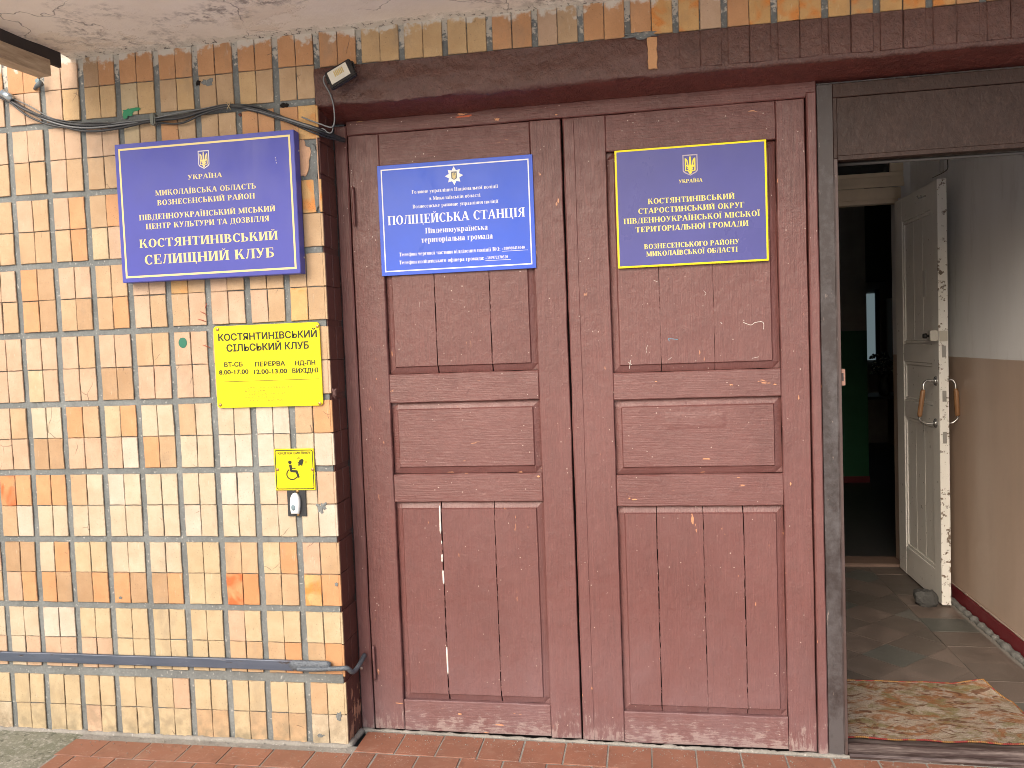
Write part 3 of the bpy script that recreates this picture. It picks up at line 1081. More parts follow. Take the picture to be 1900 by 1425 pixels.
# frame round the doors
fr = thing('door_frame', 'brown painted wooden frame round the pair of closed doors', 'door frame', (.0, .14, 0))
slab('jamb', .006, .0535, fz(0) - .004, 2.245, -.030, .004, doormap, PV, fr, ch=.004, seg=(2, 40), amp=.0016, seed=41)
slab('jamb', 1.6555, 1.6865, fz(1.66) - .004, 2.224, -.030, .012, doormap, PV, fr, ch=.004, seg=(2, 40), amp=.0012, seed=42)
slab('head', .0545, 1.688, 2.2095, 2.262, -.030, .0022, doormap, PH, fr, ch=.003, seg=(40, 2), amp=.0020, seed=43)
oc = flat('raw_chip', (.50, .12, .055), .8)
for (u, v, rx, rz, sdd, mt) in ((862, 216, .030, .0035, 1, oc), (857, 212, .015, .003, 2, chipm), (922, 221, .009, .0035, 3, chipm), (665, 226, .011, .002, 4, flat('wood_chip_pale', (.42, .25, .12), .8)), (1032, 213, .005, .002, 5, chipm)):
    p = onY(u, v, .1375)
    blob('paint_chip', p.x, p.z, rx, rz, .0010, mt, fr, sdd, base=.0026, mp=doormap, n=18, rag=.7)
box('backing_board', .03, 1.70, .186, .196, -.06, 2.27, flat('blocker_dark', (.010, .008, .008), .9), fr)  # unseen black board added behind the leaves to block light through their gap
# hinges of the left leaf
for (a_, b_) in (((654, 345), (658, 420)), ((692, 1198), (696, 1262))):
    A_, B_ = onY(*a_, .128), onY(*b_, .128)
    tube('hinge', [A_, A_.lerp(B_, .1), A_.lerp(B_, .9), B_], [.003, .005, .005, .003], PV, fr, n=10)

# ------------------------------------------------------------------ steel door frame at right
def steel():
    k = NT('rubbed_steel_paint')
    n = k.noise(6, 6, .7, k.scale(k.pos, (1.2, 1.2, .7)))
    z = k.axis(2)
    m = k.ramp(k.math('ADD', k.math('MULTIPLY', n, .6), k.math('ADD', k.math('MULTIPLY', k.noise(40, 5, .75), .4), k.ramp(z, .0, 2.2, .08, -.10))), .44, .60)
    x = k.axis(0)
    col = k.mix(m, (.036, .027, .026), (.080, .073, .076))
    col = k.mix(k.ramp(x, 1.735, 1.745, 0, .75), col, (.075, .045, .040))
    col = k.mix(k.ramp(k.noise(30, 6, .75), .56, .66, 0, .7), col, (.040, .036, .036))
    col = k.mix(k.ramp(k.noise(1, 4, .6, k.scale(k.pos, (45, 45, 12))), .66, .70, 0, .6), col, (.30, .24, .21))
    k.color(col)
    k.b.inputs['Metallic'].default_value = .05
    k.rough(k.ramp(n, .3, .7, .34, .55))
    k.bump((k.noise(60, 5, .7), .3, .0012), (n, .2, .003))
    return k.m
STL = steel()
STB = paint_mat('brown_steel_paint', 'n', (.030, .0135, .0095), False, .6)
STB.node_tree.nodes['Principled BSDF'].inputs['Specular IOR Level'].default_value = .3
sf = thing('steel_door_frame', 'dark steel frame with a wide brown header panel round the open entrance', 'door frame', (1.69, .14, 0))
sm = dict(ch=.0015, seg=(1, 20), amp=.0006)
slab('jamb', 1.689, 1.7385, fz(1.7) - .004, 2.244, -.05, .010, doormap, STL, sf, seed=51, **sm)
slab('stop', 1.7395, 1.7525, fz(1.7) - .002, 2.0, -.06, .006, doormap, STL, sf, seed=52, **sm)
slab('jamb', 2.655, 2.705, fz(2.7) - .004, 2.244, -.05, .010, doormap, STL, sf, seed=53, **sm)
slab('header_rim', 1.7390, 2.654, 2.199, 2.2445, -.05, .008, doormap, STB, sf, ch=.002, seg=(20, 1), amp=.0008, seed=54)
slab('header_panel', 1.7530, 2.654, 2.0095, 2.1985, -.03, .002, doormap, STB, sf, ch=.001, seg=(20, 4), amp=.0004, seed=55)
slab('header_strip', 1.7395, 1.7525, 2.0, 2.1985, -.05, .006, doormap, STB, sf, ch=.0015)
slab('header_rail', 1.7530, 2.654, 1.994, 2.0090, -.05, .005, doormap, STB, sf, ch=.001, seg=(20, 1), amp=.0005, seed=56)
tube('weld', [(1.7390, .1295, z_) for z_ in [0 + .05 * i for i in range(40)]], [.0015 + .0008 * mnoise.noise(Vector((i * 1.1, 0, 0))) for i in range(40)], STL, sf, n=6)
tube('seal_tube', [(1.753, .176, 1.988), (2.2, .176, 1.985), (2.654, .176, 1.983)], .006, flat('seal_dark', (.05, .047, .047), .5), sf, n=8)
worn = NT('worn_threshold')
q_ = worn.noise(1, 5, .7, worn.scale(worn.pos, (5, 30, 60)))
wz_ = worn.ramp(worn.axis(2), -.006, .000, 0, 1)
worn.color(worn.mix(worn.ramp(q_, .45, .65), (.050, .032, .030), (.17, .135, .125)))
worn.rough(.4)
worn.b.inputs['Metallic'].default_value = .2
worn.bump((q_, .3, .002))
bm = bmesh.new()
prof_ = [(.118, -.06), (.118, -.020), (.124, -.013), (.140, -.012), (.146, -.008), (.150, .006), (.155, .009), (.163, .009), (.168, .003), (.20, .002), (.20, -.06)]
A_ = [bm.verts.new((1.7535, y, z)) for y, z in prof_]
B_ = [bm.verts.new((2.654, y, z - .008)) for y, z in prof_]
for i in range(len(prof_)):
    j = (i + 1) % len(prof_)
    bm.faces.new((A_[i], A_[j], B_[j], B_[i]))
bm.faces.new(A_[::-1]); bm.faces.new(B_)
finish(bm, 'threshold', worn.m, sf)
cat = flat('strike_pink', (.30, .16, .12), .5)
p = onY(1566, 700, .15)
box('strike_plate', 1.7528, 1.768, .150, .156, p.z - .028, p.z + .028, cat, sf, .002)
box('strike_slot', 1.7560, 1.762, .1485, .1498, p.z - .012, p.z + .014, flat('slot_dark', (.03, .02, .02), .5), sf)

# wall right of the entrance (outside the frame) and inner faces of the facade
ow = box('side_wall', 2.706, 3.6, .0, .30, -.1, 2.40, conc)
tag(ow, 'stretch of plain facade wall right of the steel entrance frame', 'wall')

# ------------------------------------------------------------------ lobby behind the steel frame
VF = -.02
def wallpaint():
    k = NT('lobby_wall_paint')
    z = k.axis(2)
    e = k.math('ADD', z, k.math('MULTIPLY', k.noise(12, 2), .004))
    m = k.ramp(e, 1.2755, 1.2775)
    n = k.noise(1, 5, .6, k.scale(k.pos, (2, 5, 1.0)))
    lo_ = k.mix(k.ramp(n, .3, .7), (.44, .33, .26), (.50, .385, .31))
    hi_ = k.mix(k.ramp(n, .3, .7), (.70, .70, .70), (.76, .77, .78))
    sf_ = k.ramp(k.noise(1, 6, .75, k.scale(k.pos, (3, 9, 2.2))), .55, .72, 0, .22)
    dots_ = k.math('MULTIPLY', k.ramp(k.vor(22), .03, .06, 1, 0), .5)
    cc_ = k.mix(sf_, k.mix(m, lo_, hi_), (.30, .26, .22))
    k.color(k.mix(dots_, cc_, (.62, .55, .42)))
    k.rough(k.ramp(m, 0, 1, .35, .8))
    k.bump((k.noise(5, 3), .4, .008), (k.noise(120, 3), .2, .001))
    return k.m
LW = wallpaint()
room = thing('lobby', 'walls', 'room')
del room['label'], room['category']
struct(room)
RX = 2.70
def room_box(name, *a_, mat=LW):
    return box(name, *a_, mat, room)
room_box('right_wall', RX, RX + .12, .30, 2.60, VF - .03, 3.0)
room_box('ceiling', -.3, 5.2, .16, 8.4, 3.0, 3.1, mat=flat('lobby_ceiling', (.75, .73, .70), .9))
room_box('left_wall', .95, 1.05, .185, 2.60, VF - .03, 3.0)
cream = flat('cream_gloss', (.68, .58, .44), .45, bump=(30, .3, .002))
dkred = flat('skirting_red', (.16, .014, .020), .45, bump=(60, .5, .002))
# skirting with its chipped top
bm = bmesh.new()
nsk = 60
g = []
for i in range(nsk + 1):
    y = .31 + (2.50 - .31) * i / nsk
    top = VF + .072 + .006 * mnoise.noise(Vector((y * 14, 0, 2))) + .003 * mnoise.noise(Vector((y * 50, 0, 2)))
    g.append([bm.verts.new(c) for c in ((RX - .012, y, VF - .002), (RX - .012, y, top), (RX + .001, y, top + .002))])
for i in range(nsk):
    for j in range(2):
        bm.faces.new((g[i][j], g[i + 1][j], g[i + 1][j + 1], g[i][j + 1]))
finish(bm, 'skirting', dkred, room)
fillet('mortar_fillet', [(RX - .03, .33, VF), (RX - .03, 1.0, VF), (RX - .03, 2.4, VF)], .016, conc, room, 9)
fillet('chipped_edge', [(RX - .006, .33, VF + .078), (RX - .006, 1.4, VF + .078), (RX - .006, 2.4, VF + .078)], .0045, flat('chipped_lime', (.34, .27, .22), .9), room, 14)
# back wall of the lobby with the inner doorway
BY = 2.50
room_box('back_wall', 1.05, 2.10, BY, BY + .15, VF - .03, 3.0)
room_box('back_wall', 2.63, RX, BY, BY + .15, VF - .03, 3.0)
room_box('back_wall', 2.10, 2.63, BY + .03, BY + .15, 2.56, 3.0)
inf = thing('inner_door_frame', 'cream wooden frame with a dark transom above the inner doorway', 'door frame')
box('architrave', 1.75, 2.66, BY - .010, BY + .06, 2.300, 2.345, cream, inf, .003)
box('architrave', 1.75, 2.66, BY - .022, BY - .0102, 2.285, 2.308, cream, inf, .003)
box('lintel_board', 1.75, 2.645, BY - .004, BY + .06, 2.215, 2.2845, cream, inf, .003)
box('backing_board', 1.75, 2.64, BY + .002, BY + .07, 2.190, 2.2145, cream, inf, .002)  # rebate of the inner frame
box('transom_rail', 1.75, 2.66, BY - .006, BY + .05, 2.3455, 2.374, cream, inf, .003)
box('transom_post', 2.585, 2.66, BY - .008, BY + .05, 2.3745, 2.62, cream, inf, .003)
box('transom_glass', 1.75, 2.584, BY + .01, BY + .02, 2.3745, 2.62, flat('transom_dark', (.02, .022, .022), .2), inf)
box('post', 2.6265, 2.675, BY - .012, BY + .06, VF, 2.189, cream, inf, .003)
# inner door leaf, open against the right-hand wall, seen nearly edge-on
wht = NT('dirty_white_gloss')
n_ = wht.noise(1, 5, .65, wht.scale(wht.pos, (4, 4, 2)))
c_ = wht.mix(wht.ramp(n_, .3, .7), (.72, .71, .66), (.80, .79, .75))
ch_ = wht.ramp(wht.math('ADD', wht.noise(34, 5, .7), wht.ramp(wht.axis(1), 1.71, 1.735, .10, 0)), .655, .675)
c_ = wht.mix(ch_, c_, (.16, .12, .09))
wht.color(c_)
wht.rough(.4)
wht.bump((wht.noise(50, 4), .3, .002), (ch_, .5, -.002))
WHT = wht.m
DXl, DXr, DYn, DYf, DH = 2.585, 2.630, 1.715, 2.42, 2.18
idr = thing('inner_door', 'open chipped white panelled door held back by a stone in the lobby', 'door', (DXl, DYn, VF))
inmap = lambda a_, b_, d: (DXl - d, a_, b_)      # a = y, b = z, d = towards -x
zb_ = VF + .012
P1 = onX(1668, 402, DXl); P2 = onX(1672, 635, DXl); P3 = onX(1672, 678, DXl); P4 = onX(1673, 757, DXl); P5 = onX(1674, 795, DXl); P6 = onX(1680, 1022, DXl)
def ledge(nm, y0, y1, z0, z1, d0=-.045, d1=.0):
    return slab(nm, y0, y1, z0, z1, d0, d1, inmap, WHT, idr, ch=.002, seg=(2, 8), amp=.0012, seed=y0 * 9 + z0)
YN, YF = DYn + .10, DYf - .13
ledge('stile', DYn, YN, zb_, DH)
ledge('stile', YF, DYf, zb_, DH)
zz = [DH, 2.045, 1.345, 1.245, 1.02, .925, .155, zb_]
for i in range(0, 8, 2):
    ledge('rail', YN + .0005, YF - .0005, zz[i + 1], zz[i], -.045, -.001)
for i in (1, 3, 5):
    top_, bot_ = zz[i], zz[i + 1]
    n_b = 3 if i != 3 else 1
    for b_i in range(n_b):
        ya = YN + .02 + (YF - YN - .04) * b_i / n_b
        yb = YN + .02 + (YF - YN - .04) * (b_i + 1) / n_b
        ledge('panel_board', ya + .0008, yb - .0008, bot_ + .02, top_ - .02, -.03, -.012)
    ledge('moulding', YN + .0008, YN + .0195, bot_ + .001, top_ - .001, -.03, -.006)
    ledge('moulding', YF - .0195, YF - .0008, bot_ + .001, top_ - .001, -.03, -.006)
    ledge('moulding', YN + .02, YF - .02, bot_ + .001, bot_ + .0195, -.03, -.006)
    ledge('moulding', YN + .02, YF - .02, top_ - .0195, top_ - .001, -.03, -.006)
chrome = flat('dull_chrome', (.55, .56, .56), .25, .5, .9)
grip = flat('varnished_grip', (.27, .14, .065), .35)
def on_edge(v):          # heights read off the near edge of the leaf
    return onY(1757, v, DYn).z
# pull handles, one each side
for sgn, xf in ((-1, DXl), (1, DXr)):
    yb_, yt_ = DYn + .055, DYn + .045
    zt_, zl_ = 1.155, .935
    off = (.062 if sgn < 0 else .044) * sgn
    b2 = bmesh.new()
    for (yy, zz_) in ((yt_, zt_), (yb_, zl_)):
        add_tube(b2, [(xf + .0006 * sgn, yy, zz_), (xf + .006 * sgn, yy, zz_)], [.026, .022], 14)
        add_tube(b2, [(xf + .006 * sgn, yy, zz_), (xf + .012 * sgn, yy, zz_)], [.018, .009], 14)
    add_tube(b2, spline([(xf + .01 * sgn, yt_, zt_), (xf + .7 * off, yt_, zt_ + .004), (xf + off, yt_ - .004, zt_ - .015), (xf + off * 1.05, yt_ - .006, zt_ - .045)], 5), .0055, 8)
    add_tube(b2, spline([(xf + .01 * sgn, yb_, zl_), (xf + .8 * off, yb_, zl_), (xf + off * 1.28, yb_ - .004, zl_ + .02), (xf + off * 1.32, yb_ - .005, zl_ + .04)], 5), .0055, 8)
    hd = finish(b2, 'pull_handle', chrome, idr, smooth=True)
    b3 = bmesh.new()
    add_tube(b3, [(xf + off * 1.05, yt_ - .006, zt_ - .042), (xf + off * 1.08, yt_ - .006, zt_ - .055), (xf + off * 1.29, yb_ - .005, zl_ + .047), (xf + off * 1.32, yb_ - .005, zl_ + .035)], [.009, .0125, .0125, .009], 12)
    gp = finish(b3, 'wooden_grip', grip, None, smooth=True)
    gp.data.transform(Matrix.Translation(-idr.location))
    gp.parent = hd
# rim lock with black knob
zl = on_edge(622)
box('lock_box', DXl - .038, DXl - .0015, DYn + .004, DYn + .05, zl - .027, zl + .027, flat('lock_cream', (.52, .50, .44), .4), idr, .003)
box('lock_case', DXl + .002, DXr - .004, DYn - .006, DYn - .0006, zl - .030, zl + .024, flat('lock_case', (.50, .47, .40), .4), idr, .002)
tube('lock_knob', [(DXl - .038, DYn + .03, zl), (DXl - .048, DYn + .03, zl), (DXl - .050, DYn + .03, zl), (DXl - .066, DYn + .03, zl)], [.007, .007, .015, .012], flat('black_knob', (.01, .01, .01), .3), idr, n=10)
for (v_, h_) in ((307, .03), (652, .03), (812, .03), (735, .028)):
    z_ = on_edge(v_)
    box('mortice_plate', DXl + .014, DXr - .012, DYn - .0022, DYn - .0004, z_ - h_, z_ + h_, flat('old_plate', (.30, .29, .27), .5, .5, .4, bump=(160, .8, .002)), idr, .001)
z_ = onX(1713, 347, DXl).z
tube('hook', [(DXl - .001, 1.93, 2.125), (DXl - .02, 1.93, 2.123), (DXl - .028, 1.93, 2.135)], .004, chrome, idr, n=8)
tube('hook', [(DXl - .001, 1.88, 2.125), (DXl - .02, 1.88, 2.118), (DXl - .026, 1.88, 2.130)], .004, chrome, idr, n=8)
nb = box('paper_notice', DXl + .0118, DXl + .0127 - .0022, 1.93, 1.98, 1.60, 1.74, flat('notice_paper', (.60, .60, .58), .6), None)
nb.data.transform(Matrix.Translation(-idr.location)); nb.parent = idr
# stone
bm = bmesh.new()
bmesh.ops.create_icosphere(bm, subdivisions=4, radius=1)
for v in bm.verts:
    c = v.co.copy()
    q = mnoise.noise(c * 1.3 + Vector((3, 1, 2))) * .22 + mnoise.noise(c * 3.3) * .13 + mnoise.noise(c * 9) * .05 + mnoise.noise(c * 25) * .02
    c = Vector([math.copysign(abs(t) ** .72, t) for t in c]) * (1 + q)
    v.co = Vector((c.x * .052, c.y * .045, max(c.z, -.85) * .047))
st = finish(bm, 'stone', flat('grey_stone', (.085, .085, .083), .95, .1, bump=(90, 1, .006)), None, smooth=True)
sp_ = onZ(1722, 1127, VF)
st.location = (sp_.x - .002, sp_.y + .035, VF + .039)
tag(st, 'rough grey stone holding the open white lobby door', 'stone')
# door cable looping from the frame to the leaf
ca, cb_ = onY(1761, 292, 1.2), onY(1730, 330, 1.85)
tag(tube('hanging_wire', spline([(ca.x, ca.y, ca.z + .05), (ca.x, ca.y + .02, ca.z - .01), ((ca.x + cb_.x) / 2 + .02, 1.5, (ca.z + cb_.z) / 2 - .015), (cb_.x, cb_.y, cb_.z)], 6), .0022, flat('thin_black', (.02, .02, .02), .5)), 'thin black wire hanging down to the top of the white lobby door', 'wire')

# lobby floor: diagonal quarry tiles, a straight border along the wall
def qfloor(name, c):
    k = NT(name)
    r = k.rnd()
    n = k.noise(9, 5, .65)
    col = k.mix(k.ramp(n, .3, .7), tuple(x * .6 for x in c), tuple(x * 1.15 for x in c))
    col = k.mix(k.ramp(r, 0, 1, 0, .95), col, tuple(x * .50 for x in (c[0], c[1] * 1.1, c[2] * 1.1)))
    sp = k.ramp(k.noise(190, 3, .6), .63, .68, 0, .55)
    col = k.mix(sp, col, (.34, .31, .28))
    k.color(col)
    k.rough(k.ramp(n, .3, .7, .38, .62))
    k.bump((k.noise(120, 4, .7), .4, .002))
    return k.m
QA, QB = qfloor('quarry_brown', (.165, .128, .108)), qfloor('quarry_grey', (.155, .148, .132))
lf = struct(thing('lobby_floor', 'x', 'y'))
del lf['label'], lf['category']
box('grout', 1.05, RX, .20, BY + .15, VF - .05, VF - .0035, flat('lobby_grout', (.20, .185, .165), .9, bump=(100, .5, .002)), lf)
diag = .195                                   # tile side
cx0, cy0 = 2.155, .905
e1, e2 = Vector((math.cos(math.radians(43)), math.sin(math.radians(43)))), Vector((-math.sin(math.radians(43)), math.cos(math.radians(43))))
def clip_poly(poly, xa, ya, keep):
    return poly
nn = 0
for i in range(-9, 10):
    for j in range(-9, 12):
        c = Vector((cx0, cy0)) + e1 * (i + .5) * diag + e2 * (j + .5) * diag
        corners = [c + e1 * a_ * (diag / 2 - .0011) + e2 * b_ * (diag / 2 - .0011) for a_, b_ in ((-1, -1), (1, -1), (1, 1), (-1, 1))]
        # clip to the field left of the border
        poly = [(v.x, v.y) for v in corners]
        def clip(poly, f):
            out = []
            for a_, b_ in zip(poly, poly[1:] + poly[:1]):
                fa, fb = f(a_), f(b_)
                if fa >= 0: out.append(a_)
                if fa * fb < 0:
                    t = fa / (fa - fb)
                    out.append((a_[0] + (b_[0] - a_[0]) * t, a_[1] + (b_[1] - a_[1]) * t))
            return out
        for f in (lambda p: 2.415 - p[0], lambda p: p[0] - 1.10, lambda p: p[1] - .205, lambda p: BY + .06 - p[1]):
            poly = clip(poly, f)
            if len(poly) < 3: break
        if len(poly) < 3: continue
        ar = abs(sum(a_[0] * b_[1] - b_[0] * a_[1] for a_, b_ in zip(poly, poly[1:] + poly[:1]))) / 2
        if ar < .0006: continue
        bm = bmesh.new()
        hh = VF + random.uniform(-.0006, .0008)
        t_ = [bm.verts.new((x, y, hh)) for x, y in poly]
        b_ = [bm.verts.new((x, y, VF - .02)) for x, y in poly]
        bm.faces.new(t_)
        for q in range(len(poly)):
            w_ = (q + 1) % len(poly)
            bm.faces.new((t_[q], b_[q], b_[w_], t_[w_]))
        finish(bm, 'tile', QB if (i * 3 + j * 5) % 7 == 0 else QA, lf)
for i in range(12):
    y0 = .215 + i * .19
    if y0 > 2.45: break
    slab('tile', 2.4185, 2.635, y0, min(y0 + .187, 2.55), -.02 + VF, VF + random.uniform(-.0006, .0008), floormap, QB if i in (1, 6) else QA, lf, ch=.001, jit=.001)
box('sill', 2.10, 2.63, BY - .03, BY + .15, VF - .02, VF + .018, flat('worn_sill', (.20, .13, .10), .6, bump=(40, .5, .003)), room, .006)

grit = bmesh.new()
for i in range(420):
    x = random.uniform(-1.0, 2.7)
    y = .115 - abs(random.gauss(0, .05)) if x > .02 else -.02 - abs(random.gauss(0, .05))
    r_ = random.uniform(.0008, .0024)
    if y < -.30: continue
    bmesh.ops.create_icosphere(grit, subdivisions=1, radius=r_, matrix=Matrix.Translation((x, y, fz(x) + r_ * .7)))
stuff(finish(grit, 'grit', GROUT, porch))

# ------------------------------------------------------------------ rug
rug_c = [onZ(1576, 1371, VF), onZ(1905, 1376, VF), onZ(1835, 1262, VF), onZ(1576, 1262, VF)]
def rugmat():
    k = NT('rug_pile')
    n = k.noise(9, 4, .6, k.scale(k.pos, (1, 1.7, 1)), .8)
    m = k.noise(6.5, 4, .6, k.scale(k.pos, (1.1, 1.4, 1), (3, 5, 0)), 1.4)
    o_ = k.noise(5.5, 4, .6, k.scale(k.pos, (.9, 1.5, 1), (8, 2, 0)), 2.6)
    col = k.mix(k.ramp(n, .30, .66), (.33, .24, .165), (.46, .39, .32))
    col = k.mix(k.ramp(m, .50, .62, 0, .7), col, (.17, .15, .04))
    col = k.mix(k.ramp(o_, .50, .60, 0, .8), col, (.30, .115, .045))
    col = k.mix(k.ramp(k.noise(8, 4, .65, k.scale(k.pos, (.9, 1.8, 1), (1, 9, 0)), 3.2), .56, .60, 0, .85), col, (.13, .048, .028))
    col = k.mix(k.ramp(k.noise(11, 4, .65, k.scale(k.pos, (1, 1.6, 1), (4, 2, 0)), 2.0), .58, .64, 0, .6), col, (.50, .46, .40))
    f = k.noise(260, 3, .7)
    col = k.mix(k.ramp(f, .3, .7, .6, 0), col, (.07, .05, .03))
    k.color(col)
    k.rough(.95)
    k.spec(.1)
    k.bump((f, 1.0, .004), (n, .4, .004))
    return k.m
rug = thing('door_rug', 'worn floral rug with a red and yellow stitched edge inside the open entrance', 'rug', (rug_c[0].x, rug_c[0].y, VF))
rx0, rx1, ry0, ry1 = 1.774, 2.452, .240, .738
bm = bmesh.new()
nx, ny = 90, 60
def rugz(u, v):
    z = VF + .0075 + .002 * mnoise.noise(Vector((u * 5, v * 5, 0))) + .0012 * mnoise.noise(Vector((u * 22, v * 22, 4)))
    d = math.hypot(1 - u, (1 - v) * .8)
    z += .034 * max(0, 1 - d / .24) ** 1.3
    z += .020 * max(0, 1 - math.hypot(.80 - u, 1 - v) / .14) ** 2 * -0
    return z
def rugp(u, v):
    x = rx0 + (rx1 - rx0) * u
    y = ry0 + (ry1 - ry0) * v
    d = math.hypot(1 - u, (1 - v) * .8)
    cur = max(0, 1 - d / .26)
    x -= .055 * cur ** .8
    y -= .034 * cur
    y += (.004 * math.sin(u * 23) + .003 * mnoise.noise(Vector((u * 9, 0, 3)))) * (1 if v < .5 else .3) * abs(v - .5) * 2
    x += .003 * mnoise.noise(Vector((0, v * 9, 3)))
    return Vector((x, y, rugz(u, v)))
g = [[bm.verts.new(rugp(i / nx, j / ny)) for j in range(ny + 1)] for i in range(nx + 1)]
for i in range(nx):
    for j in range(ny):
        bm.faces.new((g[i][j], g[i + 1][j], g[i + 1][j + 1], g[i][j + 1]))
finish(bm, 'pile', rugmat(), rug, smooth=True, flipcheck=False)
sb = NT('stitched_binding')
wvn = sb.n('ShaderNodeTexNoise')
sb.l(sb.scale(sb.pos, (22, 22, 22)), wvn.inputs['Vector'])
wvn.inputs['Scale'].default_value = 1.0
wvn.inputs['Detail'].default_value = 1
thr = sb.n('ShaderNodeTexWave')
thr.inputs['Scale'].default_value = 45
sb.l(sb.pos, thr.inputs['Vector'])
c1 = sb.mix(sb.ramp(wvn.outputs['Fac'], .47, .53), (.24, .030, .025), (.30, .16, .045))
sb.color(sb.mix(sb.ramp(thr.outputs['Fac'], .2, .6, .5, 0), c1, (.12, .03, .02)))
sb.rough(.8)
sb.bump((thr.outputs['Fac'], .8, .002))
edge = [rugp(i / 80, 0) for i in range(81)] + [rugp(1, j / 60) for j in range(1, 61)] + [rugp(1 - i / 80, 1) for i in range(1, 81)] + [rugp(0, 1 - j / 60) for j in range(1, 60)]
tube('binding', edge + [edge[0]], .0034, sb.m, rug, n=7)

# ------------------------------------------------------------------ dark corridor and room beyond
cor = struct(thing('corridor', 'x', 'y'))
del cor['label'], cor['category']
cf = flat('corridor_floor', (.055, .052, .050), .45, bump=(12, .4, .004))
box('floor', 1.05, 5.0, BY + .151, 8.4, VF - .05, VF - .002, cf, cor)
drab = flat('corridor_upper', (.36, .34, .31), .8)
greenp = flat('green_oil_paint', (.030, .15, .070), .35)
box('left_wall', .93, 1.05, BY + .16, 8.4, VF, 3.0, drab, cor)
box('right_wall', 5.0, 5.1, BY + .16, 8.4, VF, 3.0, drab, cor)
box('front_wall', 2.8105, 5.1, BY, BY + .15, VF, 3.0, drab, cor)
box('end_wall', 1.05, 5.0, 8.3, 8.4, VF, 3.0, drab, cor)
pier = thing('corridor_pier', 'wall end painted dark green below and grey above in the dim corridor', 'wall')
box('dado', 1.9, 3.18, 5.40, 5.60, VF + .06, 1.432, greenp, pier)
box('upper', 1.9, 3.178, 5.402, 5.60, 1.4325, 2.999, drab, pier)
box('skirting', 1.9, 3.185, 5.395, 5.60, VF, VF + .0595, dkred, pier)
box('beam', 3.185, 5.0, 6.0, 6.2, 1.93, 2.999, flat('beam_dark', (.05, .05, .05), .9), cor)
win = thing('far_window', 'tall narrow window glowing pale blue at the end of the corridor', 'window')
em = NT('window_daylight')
em.color((.3, .4, .42))
em.b.inputs['Emission Color'].default_value = (.62, .82, .88, 1)
em.b.inputs['Emission Strength'].default_value = .12
wl = onY(1608, 545, 8.28); wr = onY(1623, 545, 8.28); wb = onY(1612, 668, 8.28)
box('pane', wl.x, wr.x, 8.285, 8.295, wb.z, wl.z, em.m, win)
box('frame', wr.x + .001, wr.x + .05, 8.26, 8.295, wb.z, wl.z + .05, flat('window_frame_blue', (.03, .05, .08), .6), win)
dp = onY(1653, 553, 8.0)
cup = box('tall_cupboard', dp.x, dp.x + .5, 7.7, 8.2, VF, dp.z, flat('cupboard_tan', (.16, .09, .045), .6))
tag(cup, 'tan wooden cupboard beside the glowing far window', 'cupboard')
fp = onY(1640, 690, 6.6)
tb_ = thing('side_table', 'black table in the dark corridor carrying a vase of flowers', 'table', (fp.x, 6.6, VF))
blk = flat('black_laminate', (.012, .012, .013), .5)
box('tabletop', fp.x - .35, fp.x + .45, 6.3, 6.9, .70, .73, blk, tb_)
for ax, ay in ((-.32, 6.33), (.42, 6.33), (-.32, 6.87), (.42, 6.87)):
    box('leg', fp.x + ax - .02, fp.x + ax + .02, ay - .02, ay + .02, VF, .6995, blk, tb_)
vz = thing('flower_vase', 'glass vase of pale artificial flowers on the black corridor table', 'vase', (fp.x, 6.6, .73))
b = bmesh.new()
add_tube(b, [(fp.x, 6.6, .731), (fp.x, 6.6, .80), (fp.x, 6.6, .88), (fp.x, 6.6, .95)], [.05, .06, .04, .05], 14)
finish(b, 'vessel', flat('vase_glass', (.10, .12, .12), .1), vz, smooth=True)
b = bmesh.new()
for i in range(34):
    th, rr = random.uniform(0, 6.28), random.uniform(0, .13)
    c = Vector((fp.x + rr * math.cos(th), 6.6 + rr * math.sin(th), 1.05 + random.uniform(-.09, .12)))
    for q in range(7):
        t2 = q / 7 * 6.28
        bmesh.ops.create_icosphere(b, subdivisions=1, radius=.014, matrix=Matrix.Translation(c + Vector((.02 * math.cos(t2), .02 * math.sin(t2), random.uniform(-.008, .012)))))
finish(b, 'blossoms', flat('pale_blossom', (.26, .30, .28), .8), vz, smooth=True)

